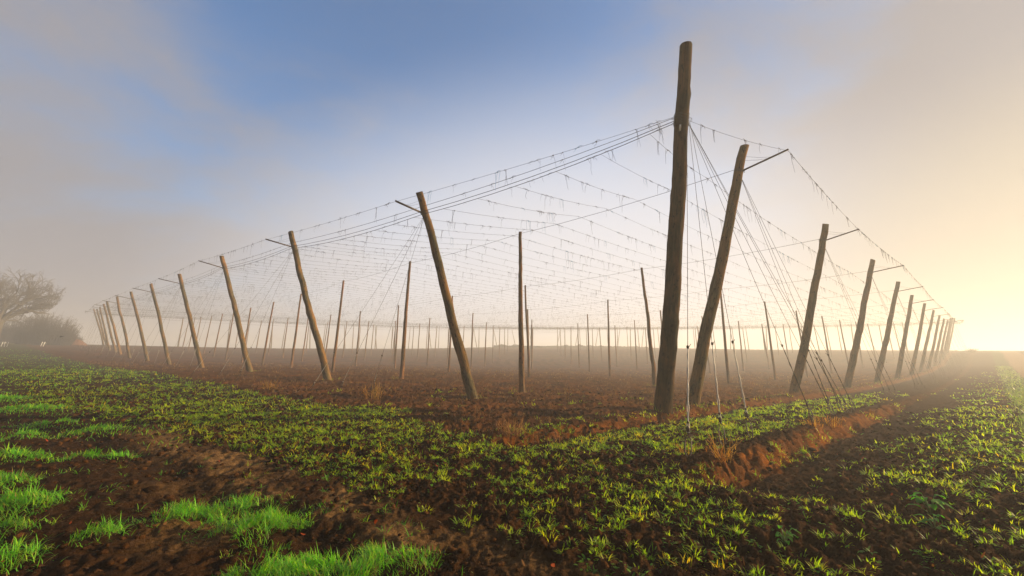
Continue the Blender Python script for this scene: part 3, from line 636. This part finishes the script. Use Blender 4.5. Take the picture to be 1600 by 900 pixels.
def remnants_stuff(P, step, seed, parent, label=None, origin=(0, 0, 0), smin=.8):
    rs = np.random.default_rng(seed); V = []; Fq = []; n0 = 0; T = P[-1] - P[0]; a = math.atan2(T[1], T[0])
    for q, s in place_on(P, step, rs):
        v, f = PRO[rs.integers(0, 14)]; sc_ = rs.uniform(smin, 1.25); c, s_ = math.cos(a) * sc_, math.sin(a) * sc_
        W = np.stack([v[:, 0] * c - v[:, 1] * s_, v[:, 0] * s_ + v[:, 1] * c, v[:, 2] * sc_ * rs.uniform(.6, 1.2)], -1) + q; V.append(W); Fq.append(f + n0); n0 += len(v)
    if V:
        o = link('twine_scraps', mesh_np('twine_scraps', np.vstack(V) - np.array(origin), np.vstack(Fq), M_twine), parent); o['kind'] = 'stuff'
def remnants_single(P, step, seed, parent, origin, cap=60):
    rs = np.random.default_rng(seed); T = P[-1] - P[0]; a = math.atan2(T[1], T[0]); c = 0; rest = None
    pl = place_on(P, step, rs)
    for q, s in pl[:cap]:
        o = link('twine_scrap', PRO_ME[rs.integers(0, 14)], parent); o.location = Vector(q - np.array(origin)); k = rs.uniform(.8, 1.3); o.scale = (k, k, k * rs.uniform(.7, 1.3)); o.rotation_euler = (0, 0, a)
    if len(pl) > cap:
        Pq = np.array([q for q, s in pl[cap:]]); remnants_stuff(Pq, step, seed + 1, parent, origin=origin)
# main cables along the left row: corner binding -> every left pole
def cable(name, pts, sag, r, lab, cat, group, mat=M_wire, n=6):
    P = sagline(pts, sag, n); mb = MB(); mb.tube(P, r, 4); root = empty(name, P[0]); w_ = mb.build('cable', mat, root, P[0]); tag(root, lab, cat, group); return root, P
ao = lambda dz, dn=0: [p + np.array([0, 0, dz]) + nLv * dn for p in ATT['L']]
Lc = []
for q, (z0, dz, sg, rr_, lab) in enumerate(((.10, .22, .10, .008, 'upper of three steel cables from the corner post along the left row'), (.0, .02, .16, .010, 'middle of three steel cables from the corner post along the left row'), (-.07, -.10, .20, .010, 'lowest of three steel cables along the left row, carrying the trellis wires'))):
    st = CA + np.array([-.17, 0, z0]); rt, P = cable('support_cable', [st] + ao(dz, .02 + .16), sg, rr_, lab, 'cable', 'steel cables along the left row'); Lc.append(P)
    if q != 1: remnants_stuff(P, .9 if q == 2 else 2.0, 70 + q, rt, origin=P[0])
lowP = Lc[2]
# outer edge wires running over the strut tips
rt, P = cable('edge_wire', [CA + np.array([-.15, 0, .13])] + TIP['L'], .06, .005, 'outermost thin wire over the strut tips of the left row', 'wire', 'outer edge wires'); remnants_single(P, .95, 81, rt, P[0])
rt, P = cable('edge_wire', [CA + np.array([.18, 0, .02])] + TIP['R'], .10, .005, 'outermost thin wire over the strut tips of the right row', 'wire', 'outer edge wires'); remnants_single(P, .62, 82, rt, P[0])
# cross cables: right-row pole head -> interior pole heads -> far edge
for i in range(1, len(RP) + 1):
    A = ATT['R'][i - 1]; pts = [A + np.array([0, 0, .12])]
    if i <= NI: pts += [top_of[(i, j)] - np.array([0, 0, .10]) for j in range(1, NJ + 1)] + [BL[i - 1] - np.array([0, 0, .9])]
    else:
        pts += [t - np.array([0, 0, .9]) for t in BR]
    cable('cross_cable', pts, .12, .0075, 'long plain cable from the %s right-row pole across the heads of upright poles' % ORD[i - 1], 'cable', 'cross cables over the garden', n=4)
x_ = [t - np.array([0, 0, .9]) for t in BL]
cable('back_cable', [ATT['L'][-1]] + x_, .15, .02, 'far horizontal cable along the heads of the back-edge poles', 'cable', None, n=3)
cable('back_cable', [ATT['R'][-1]] + [t - np.array([0, 0, .6]) for t in BR] + [x_[-1]], .1, .02, 'far horizontal cable on the right along the heads of the back-edge poles', 'cable', None, n=3)
# trellis wires, 1.375 m apart, all parallel to the right row
def cable_point(v):
    U_, V_ = uv_of(lowP[:, 0], lowP[:, 1])
    if v <= V_[0]: return None
    return np.array([np.interp(v, V_, lowP[:, q]) for q in range(3)])
def net_z(x, y): return float(base_z(np.array([x]), np.array([y]))[0]) + 7.38
nw = 0; v = -1.44; k = 0
while v < VEND + 1:
    cp = cable_point(v)
    if cp is None: v += 1.375; continue
    us = float(uv_of(cp[0], cp[1])[0]); pts = [cp]
    for i in range(1, 14):
        u = U1 - .17 + SU * (i - 1)
        if u < us + 2.5: continue
        x_, y_ = xy_of(u, v); z_ = net_z(x_, y_)
        if v < V1: z_ = (ATT['R'][i - 1][2] + .12) * (1 - max(0, v + 1.44) / (V1 + 1.44)) + z_ * max(0, v + 1.44) / (V1 + 1.44)
        pts.append((float(x_), float(y_), z_))
    x_, y_ = xy_of(UEND + 5.5, v); pts.append((float(x_), float(y_), net_z(x_, y_)))
    P = sagline(pts, .04 + .06 * random.random(), 4 if k < 30 else 3); mb = MB(); mb.tube(P, .0048 if k < 12 else .005, 4 if k < 12 else 3, False)
    root = empty('trellis_wire', P[0]); mb.build('wire', M_wire, root, P[0])
    tens = ['', 'twenty-', 'thirty-', 'forty-', 'fifty-', 'sixty-', 'seventy-', 'eighty-', 'ninety-']
    m = k + 1
    def ordw(m):
        base = ['', 'first', 'second', 'third', 'fourth', 'fifth', 'sixth', 'seventh', 'eighth', 'ninth', 'tenth', 'eleventh', 'twelfth', 'thirteenth', 'fourteenth', 'fifteenth', 'sixteenth', 'seventeenth', 'eighteenth', 'nineteenth']
        if m < 20: return base[m]
        if m >= 100: return 'hundred-and-' + base[m - 100] if m > 100 else 'hundredth'
        tt = ['twenty', 'thirty', 'forty', 'fifty', 'sixty', 'seventy', 'eighty', 'ninety'][m // 10 - 2]
        return tt + '-' + base[m % 10] if m % 10 else tt[:-1] + 'ieth'
    tag(root, '%s trellis wire hung with twine scraps, %s back from the corner post' % ('thin dark' if k < 12 else 'faint fine', ordw(m)), 'wire', 'parallel trellis wires over the garden')
    if k < 10: remnants_single(P, .8, 200 + k, root, P[0], 55)
    else: remnants_stuff(P, .95 if k < 45 else 1.3, 200 + k, root, origin=P[0], smin=.9)
    v += 1.375; k += 1

# ------------------------------------------------------------------ guy wires with their anchors
def guy(A, G, lab, group, near=True, tail=None, r=.0055):
    tail = tail or M_wire
    A = np.array(A, float); G = np.array([G[0], G[1], gz(G[0], G[1]) - .02]); d = A - G; L_ = np.linalg.norm(d); dn = d / L_
    root = empty('guy_wire', G); tag(root, lab, 'guy wire', group)
    t0 = min(.45, 1.9 / L_)
    mb = MB(); q = sagline([G + dn * L_ * t0, A], .03, 6); mb.tube(q, r, 4); mb.build('cable', M_wire, root, G)
    p0 = G + dn * .42; p1 = G + dn * L_ * t0; side_ = np.cross(dn, [0, 0, 1]); side_ /= np.linalg.norm(side_)
    if near:
        t = np.linspace(0, 1, 26)
        for s_ in (1, -1): mb = MB(); mb.tube(p0 + (p1 - p0) * t[:, None] + side_ * (np.sin(t * 30) * .006 * s_ + .012 * s_ * (1 - t))[:, None], .0065, 5); mb.build('rope_strand', tail, root, G)
    else: mb = MB(); mb.tube([p0, p1], .011, 4); mb.build('rope_tail', tail, root, G)
    for c_, r_, q_ in ((p1, .026, 1.3),) + (((p0 + dn * .05, .034, 1.5), (p0 + dn * .16, .02, 1.2)) if near else ()): mb = MB(); mb.lump(c_, r_, q_); mb.build('clamp', M_steel, root, G)
    if near:
        for e_ in ([p1 - dn * .03, p1 + side_ * .05 + dn * .06], [p0, p0 + side_ * .07 - dn * .05]): mb = MB(); mb.tube(e_, .006, 4); mb.build('wire_end', M_steel, root, G)
    # long eye bolt sticking out of the soil
    mb = MB(); side_ = np.cross(dn, [0, 0, 1]); side_ /= np.linalg.norm(side_)
    w_ = .045 if near else .06
    mb.tube([G - dn * .2, G + dn * .02, G + dn * .14 + side_ * w_, G + dn * .30 + side_ * w_, G + dn * .44, G + dn * .30 - side_ * w_, G + dn * .14 - side_ * w_, G + dn * .02], .011, 5)
    mb.build('eye_bolt', M_steel, root, G)
    return root
def near_corner(s): return '%s of three guy wires dropping steeply from the corner post' % s
for s, g, off in (('leftmost', (2.65, 6.97), -.02), ('middle one', (3.71, 8.10), .03), ('rightmost', (4.59, 8.80), .06)):
    guy(CA + np.array([.15 + off, -.05, -.05]), g, near_corner(s), 'guy wires at the corner', tail=M_galv)
for s, g in (('first', (7.25, 10.9)), ('second', (9.05, 12.75)), ('third', (9.75, 13.2)), ('fourth', (10.1, 13.5))):
    guy(CA + np.array([.19, 0, -.06]), g, 'corner post guy wire slanting right, %s from the left of four' % s, 'guy wires at the corner')
for s, g in (('left', (9.3, 13.1)), ('middle', (10.0, 13.7)), ('right', (10.7, 14.1))):
    guy(ATT['R'][0] - np.array([0, 0, .08]), g, '%s of three guy wires from the first right-row pole' % s, 'guy wires along the right row')
for k in range(1, len(RP)):
    B = np.array([RP[k][0][0], RP[k][0][1], 0])
    for q, s in enumerate(('left', 'middle', 'right')):
        g = B + rv * (2.3 + .75 * q + random.uniform(-.1, .1)) + nRv * (3.25 + .12 * q)
        guy(ATT['R'][k] - np.array([0, 0, .08]), g[:2], '%s of three guy wires from the %s right-row pole' % (s, ORD[k]), 'guy wires along the right row', k < 3, r=.0055 if k < 3 else .0065)
LG = {0: ((-7.67, 17.12), (-6.93, 18.2), (-6.1, 19.9)), 1: ((-17.99, 25.12), (-15.98, 24.46), (-15.06, 24.79))}
for k in range(len(LP)):
    B = np.array([LP[k][0][0], LP[k][0][1], 0])
    for q, s in enumerate(('left', 'middle', 'right')):
        g = LG[k][q] if k in LG else (B + lrow * (6.4 - 1.0 * q) + nLv * (4.2 - .7 * q))[:2]
        guy(ATT['L'][k] - np.array([0, 0, .05]), g, '%s of three guy wires from the %s left-row pole' % (s, ORD[k]), 'guy wires along the left row', k < 2, M_galv, .005 if k < 3 else .006)

# ------------------------------------------------------------------ single plants
def weed(name, x, y, n, h, spread, cols, lab, cat, hang=0., wd=.006, z=None):
    z0 = gz(x, y) if z is None else z; root_pl = Plants(); a = rng.uniform(0, 2 * PI, n); rd = rng.uniform(0, 1, n) ** .7 * spread * .35
    P = np.stack([x + np.cos(a) * rd, y + np.sin(a) * rd, np.full(n, z0 - .02) + rng.uniform(0, hang, n)], -1); tone = np.array(cols)[rng.integers(0, len(cols), n)] * rng.uniform(.7, 1.3, (n, 1))
    V, Fq = blades(P, a + rng.normal(0, .6, n), rng.uniform(.4, 1, n) * h, wd * rng.uniform(.5, 1.4, n), rng.uniform(-.2, 1.0, n), rng.uniform(0, 1.0, n), 4); root_pl.add(V, Fq, tone, 10)
    # side twigs
    i = rng.integers(0, n, n * 2); t = rng.uniform(.3, .9, n * 2); P2 = P[i] + np.stack([np.cos(a[i]) * .35 * h * t, np.sin(a[i]) * .35 * h * t, .55 * h * t], -1); m = n * 2
    V, Fq = blades(P2, rng.uniform(0, 2 * PI, m), rng.uniform(.1, .3, m) * h, np.full(m, wd * 1.2), rng.uniform(0, 1.2, m), rng.uniform(.2, 1.2, m), 2); root_pl.add(V, Fq, tone[i], 6)
    o = root_pl.build(name, M_dry, None, (x, y, z0)); o.location = (x, y, z0); tag(o, lab, cat); return o
ORG = [(.40, .20, .04), (.30, .13, .03), (.48, .30, .07)]; BRW = [(.24, .12, .05), (.32, .18, .07), (.15, .08, .04)]
weed('dry_weed', 3.10, 6.85, 38, .50, .38, ORG, 'orange and yellow withered weed by the middle near anchor on the earth bank', 'weed', .1, .009)
weed('dry_weed', 2.75, 7.3, 25, .35, .3, ORG, 'small yellowing weed beside the leftmost near anchor', 'weed')
weed('dry_weed', -4.7, 15.6, 60, .85, .8, ORG, 'large straggly ochre weed by the guy anchors left of the first left-row pole', 'weed', 0, .010)
weed('dry_weed', -9.3, 17.6, 30, .7, .7, ORG, 'thin yellowish weed left of the guy anchors between left-row poles', 'weed', 0, .010)
weed('dry_weed', .05, 8.75, 110, .42, .6, BRW, 'heap of dry brown brushwood at the end of the low earth ridge', 'brushwood', 0, .007)
weed('dry_weed', .75, 8.9, 50, .30, .7, BRW, 'flattened dry stalks on the low earth ridge right of the brushwood heap', 'weed', 0, .006)
weed('dry_weed', 1.0, 10.9, 40, .32, .7, STRAW, 'pale dry grass tuft behind the low earth ridge', 'weed', 0, .006)
weed('dry_weed', 7.9, 11.3, 70, .4, .7, ORG, 'bright orange withered weeds on the bank beside the slanting corner guys', 'weed', 0, .009)
weed('dry_weed', 6.9, 10.45, 50, .35, .5, ORG, 'yellow dead tuft on the bank left of the slanting corner guys', 'weed', 0, .009)
weed('dry_weed', 10.9, 13.9, 30, .35, .4, ORG, 'small dry yellow plant on the bank behind the slanting corner guys', 'weed', 0, .008)
def broadleaf(x, y, s, lab, n=16):
    z0 = gz(x, y); pl = Plants(); V = []; Fq = []; n0 = 0; root = empty('broadleaf_weed', (x, y, z0)); tag(root, lab, 'weed')
    cols = []
    mbs = MB()
    for k in range(n):
        a = k * 2.4 + rng.uniform(-.3, .3); L_ = s * rng.uniform(.55, 1.1); h = s * rng.uniform(.25, .95); cx_, cy2 = math.cos(a), math.sin(a)
        b0 = np.array([cx_ * L_ * .35, cy2 * L_ * .35, h]); mbs.tube([(0, 0, 0), (cx_ * L_ * .15, cy2 * L_ * .15, h * .6), b0], .004, 4)
        w_ = s * .30 * rng.uniform(.7, 1.2); sd_ = np.array([-cy2, cx_, 0])
        for q, (t, wf, dz) in enumerate(((0, .15, 0), (.25, .8, .05), (.5, 1.0, .05), (.78, .75, -.02), (1, .12, -.12))):
            c = b0 + np.array([cx_, cy2, 0]) * L_ * .6 * t + np.array([0, 0, dz * s + rng.normal(0, .004)])
            for e in (-1, 0, 1): V.append(c + sd_ * w_ * .5 * wf * e + np.array([0, 0, abs(e) * .10 * w_]))
        for q in range(4):
            for e in (0, 1): o_ = n0 + q * 3 + e; Fq.append([o_, o_ + 1, o_ + 4, o_ + 3])
        n0 += 15; cols += [np.array((.07, .22, .025)) * rng.uniform(.8, 1.3)] * 15
    link('leaves', mesh_np('leaves', np.array(V), np.array(Fq), M_leaf, np.array(cols), True), root); mbs.build('stems', plain('green_stem', (.12, .2, .05)), root)
broadleaf(4.15, 4.75, .20, 'broad-leaved bright green weed at the lower right, the larger one with raised leaves')
broadleaf(3.80, 4.35, .13, 'smaller flat broad-leaved green weed at the lower right beside the larger one', 10)
broadleaf(2.25, 4.0, .12, 'low dark green leafy weed among the seedlings at lower centre right', 12)

# ------------------------------------------------------------------ bare trees and thickets in the mist on the left
def bare_tree(x, y, H, seed, lab, trunk_r=.5, spread=1.0, depth=7, name='bare_tree', first=.30, k0=5):
    rs = np.random.default_rng(seed); z0 = gz(x, y); root = empty(name, (x, y, z0)); tag(root, lab, 'tree')
    tr = MB(); cr_ = MB()
    ht = H * first
    tr.tube([(0, 0, -.3), (0, 0, .1), (.05, 0, ht * .3), (-.04, .05, ht * .7), (.0, .0, ht)], [trunk_r * 1.5, trunk_r * 1.25, trunk_r * .92, trunk_r * .85, trunk_r * .8], 10); tr.build('trunk', M_bark, root)
    def grow(p, d, L_, r, lev):
        n = 4; pts = [p]; dd = d.copy()
        for _ in range(n):
            dd = dd + rs.normal(0, .16, 3) + np.array([0, 0, .01]); dd /= np.linalg.norm(dd); pts.append(pts[-1] + dd * L_ / n)
        e_ = pts[-1]
        if lev > 3 and (e_[0] ** 2 + e_[1] ** 2) / (.46 * H * spread) ** 2 + ((e_[2] - .62 * H) / (.38 * H)) ** 2 > 1: return
        cr_.tube(pts, np.linspace(r, r * .62, n + 1), 6 if lev < 2 else 4 if lev < 4 else 3, False)
        if lev >= depth: return
        nb = 3 if lev > 2 else rs.integers(2, 4)
        for b in range(nb):
            t = rs.uniform(.45, 1.0) if b else 1.0; q = pts[int(round(t * n))]; ax_ = rs.normal(0, 1, 3); nd = dd + ax_ / np.linalg.norm(ax_) * rs.uniform(.45, .85) * spread; nd /= np.linalg.norm(nd)
            grow(q, nd, L_ * rs.uniform(.62, .84), max(r * rs.uniform(.52, .7), .02), lev + 1)
    for b in range(k0):
        a = b * 2 * PI / k0 + rs.uniform(-.4, .4); el = rs.uniform(.5, 1.25); grow(np.array([0, 0, ht * rs.uniform(.72, 1.0)]), np.array([math.cos(a) * math.cos(el), math.sin(a) * math.cos(el), math.sin(el)]), H * .19, trunk_r * .5, 1)
    cr_.build('crown', M_bark, root); return root
def px(pxx, Y):   # a point on the ground at a given azimuth of the view and distance
    return ((pxx - 800) / 666.14 * .9624) * Y / .97 , Y
for (xx, Y, H, sd_, lab, tr_, sp_, dp, fi, k0) in (
        (10, 92, 19.5, 4, 'largest bare oak in the mist at the far left with a thick trunk', .72, .95, 7, .26, 11),
        (-60, 88, 19, 9, 'bare tree at the left picture edge, its branches reaching in from outside', .5, 1.0, 7, .3, 5),
        (66, 112, 12.5, 21, 'smaller bare tree rising from the thicket right of the big oak', .25, 1.1, 7, .12, 6)):
    x_, y_ = px(xx, Y); bare_tree(x_, y_, H, sd_, lab, tr_, sp_, dp, first=fi, k0=k0)
def thicket(x, y, wx, h, seed, lab, n=900):
    rs = np.random.default_rng(seed); z0 = gz(x, y); mb = MB()
    for _ in range(n):
        a = rs.uniform(0, 2 * PI); rd = math.sqrt(rs.uniform(0, 1)); p = np.array([math.cos(a) * rd * wx, math.sin(a) * rd * wx * .5, -.1]); H = h * (1 - .55 * rd ** 2) * rs.uniform(.6, 1.1) * (1 + .2 * math.sin(p[0] * 1.3 + seed))
        d = np.array([math.cos(a) * .25 * rd + rs.normal(0, .12), math.sin(a) * .2 * rd + rs.normal(0, .12), 1]); q = p + d * H
        m_ = (p + q) / 2 + rs.normal(0, .2, 3); mb.tube([p, m_, q], [.05, .035, .012], 3, False)
        for _k in range(5):
            t = rs.uniform(.35, 1); c = p + (q - p) * t; e = rs.normal(0, 1, 3); e /= np.linalg.norm(e); mb.tube([c, c + e * rs.uniform(.4, 1.2)], [.02, .008], 3, False)
    o = mb.build('thicket', M_bark, None); o.location = (x, y, z0); tag(o, lab, 'thicket')
for (xx, Y, wx, h, sd_, lab) in ((88, 104, 6.0, 7.0, 3, 'rounded leafless thicket in the mist right of the big oak'), (45, 116, 8, 5.5, 5, 'low leafless thicket behind the trunk of the big oak'), (-12, 112, 9, 6.5, 6, 'dense leafless thicket at the far left picture edge'),
                                 (116, 118, 4, 3.6, 8, 'lowest leafless scrub tapering off toward the soil heap')):
    x_, y_ = px(xx, Y); thicket(x_, y_, wx, h, sd_, lab)
def heap(x, y, w_, h, lab):
    n = 28; g = np.linspace(-1, 1, n); gx, gy = np.meshgrid(g, g, indexing='ij'); rr_ = np.hypot(gx, gy); z = h * np.clip(1 - rr_ ** 2, 0, 1) ** .8 * (1 + .35 * fbm(gx + 3, gy, 1.6, 3, 171)) - .15
    idx = np.arange(n * n).reshape(n, n); Fq = np.stack([idx[:-1, :-1], idx[1:, :-1], idx[1:, 1:], idx[:-1, 1:]], -1).reshape(-1, 4)
    o = link('soil_heap', mesh_np('soil_heap', np.stack([gx * w_, gy * w_ * .6, z], -1).reshape(-1, 3), Fq, M_soil, np.ones((n * n, 3)) * np.array([.16, .075, .04]), True)); o.location = (x, y, gz(x, y)); tag(o, lab, 'soil heap')
x_, y_ = px(133, 112); heap(x_, y_, 3.4, 1.6, 'reddish brown heap of earth left of the last left-row poles')
for q, (xx, Y, lean, lab) in enumerate(((24, 84, .12, 'leftmost short white stake under the big oak, tilted'), (29, 84, -.1, 'middle short white stake under the big oak with a crosspiece'), (33, 84, .05, 'right short white stake under the big oak'), (84, 92, .15, 'left white stake of the pair before the thicket'), (88, 92, .1, 'right white stake of the pair before the thicket'))):
    x_, y_ = px(xx, Y); z0 = gz(x_, y_); mb = MB(); mb.tube([(0, 0, -.2), (lean * .5, 0, .5), (lean, 0, .9)], [.06, .06, .05], 6)
    if q in (1, 4): mb.tube([(-.22 + lean * .6, 0, .66), (.24 + lean * .6, 0, .74)], .045, 6)
    o = mb.build('marker_stake', M_white); o.location = (x_, y_, z0); tag(o, lab, 'stake', 'white stakes in the misty meadow')
# a dark bird gliding low over the field
mb = MB(); mb.tube([(-.26, 0, 0), (-.18, 0, .0), (0, 0, .0), (.16, 0, .03), (.22, 0, .035), (.27, 0, .03)], [.02, .045, .065, .05, .035, .006], 8)
for s in (1, -1):
    mb.add([(.07, .04 * s, .02), (-.1, .04 * s, .02), (-.12, .32 * s, .12), (.03, .34 * s, .13), (-.16, .62 * s, .08), (-.08, .66 * s, .08), (.07, .04 * s, 0), (-.1, .04 * s, 0), (-.12, .32 * s, .1), (.03, .34 * s, .11), (-.16, .62 * s, .07), (-.08, .66 * s, .07)],
           [[0, 1, 2, 3], [3, 2, 4, 5], [9, 8, 7, 6], [11, 10, 8, 9], [0, 3, 9, 6], [3, 5, 11, 9], [5, 4, 10, 11], [4, 2, 8, 10], [2, 1, 7, 8]])
mb.add([(-.24, .02, 0), (-.24, -.02, 0), (-.42, -.07, 0), (-.42, .07, 0), (-.24, .02, .012), (-.24, -.02, .012), (-.42, -.07, .012), (-.42, .07, .012)], [[3, 2, 1, 0], [4, 5, 6, 7], [0, 1, 5, 4], [1, 2, 6, 5], [2, 3, 7, 6], [3, 0, 4, 7]])
o = mb.build('bird', M_bird); x_, y_ = px(112, 62); o.location = (x_, y_, EYE + 62 * .0385); o.rotation_euler = (0, -.2, .5); tag(o, 'small dark bird gliding low before the soil heap on the left', 'bird')
# far wood on the skyline
def far_wood():
    V = []; Fq = []; n0 = 0; rs = np.random.default_rng(5)
    for k in range(2600):
        xx = rs.uniform(775, 1010); Y = 186 + rs.uniform(-3, 10); hh = .9 * (.25 + .9 * max(0, .5 + float(perlin(np.array([xx * .11]), np.array([8.3]))[0]) * 1.4)) * (.6 + .4 * math.sin(xx * .05)) * (1 + .6 * float(perlin(np.array([xx * .04]), np.array([3.3]))[0])) * (1.0 if 800 < xx < 940 else .7)
        if rs.uniform() < .35 and xx > 960: continue
        x_, y_ = px(xx, Y); z = gz(x_, y_) + rs.uniform(0, 1) ** .8 * max(.3, hh); s = rs.uniform(.15, .4); R_ = rs.normal(0, 1, (3, 3)); R_, _ = np.linalg.qr(R_)
        q = (np.array([(-1, -1, 0), (1, -1, 0), (1, 1, 0), (-1, 1, 0)]) * s) @ R_ + [x_, y_, z]; V.append(q); Fq.append([n0, n0 + 1, n0 + 2, n0 + 3]); n0 += 4
    V = np.vstack(V); o = link('far_wood', mesh_np('far_wood', V, np.array(Fq), M_dry, np.ones((len(V), 3)) * np.array([.05, .055, .03]))); tag(o, 'low dark line of far trees on the misty skyline behind the poles', 'wood', kind='stuff')
far_wood()
x_, y_ = xy_of(UEND + 9, -4); weed('shrub', float(x_), float(y_), 120, 1.5, 2.2, [(.08, .07, .03)], 'tiny hazy shrub on the skyline right of the last right-row pole', 'shrub', 0, .05)

# ------------------------------------------------------------------ ground mist: one closed box of even haze
def haze():
    x0, x1, y0, y1, z0, z1 = -680, 680, -680, 680, -2.5, 23.0
    V = np.array([(x0, y0, z0), (x1, y0, z0), (x1, y1, z0), (x0, y1, z0), (x0, y0, z1), (x1, y0, z1), (x1, y1, z1), (x0, y1, z1)]); Fq = np.array([(3, 2, 1, 0), (4, 5, 6, 7), (0, 1, 5, 4), (1, 2, 6, 5), (2, 3, 7, 6), (3, 0, 4, 7)])
    m, t, o = new_mat('haze'); pv = N(t, 'ShaderNodeVolumePrincipled'); pv.inputs['Color'].default_value = (.92, .955, 1.0, 1); pv.inputs['Density'].default_value = HAZE_DENSITY; pv.inputs['Anisotropy'].default_value = .30
    t.links.new(pv.outputs[0], o.inputs['Volume']); o_ = link('haze', mesh_np('haze', V, Fq, m)); tag(o_, kind='stuff'); o_.display_type = 'WIRE'
haze()
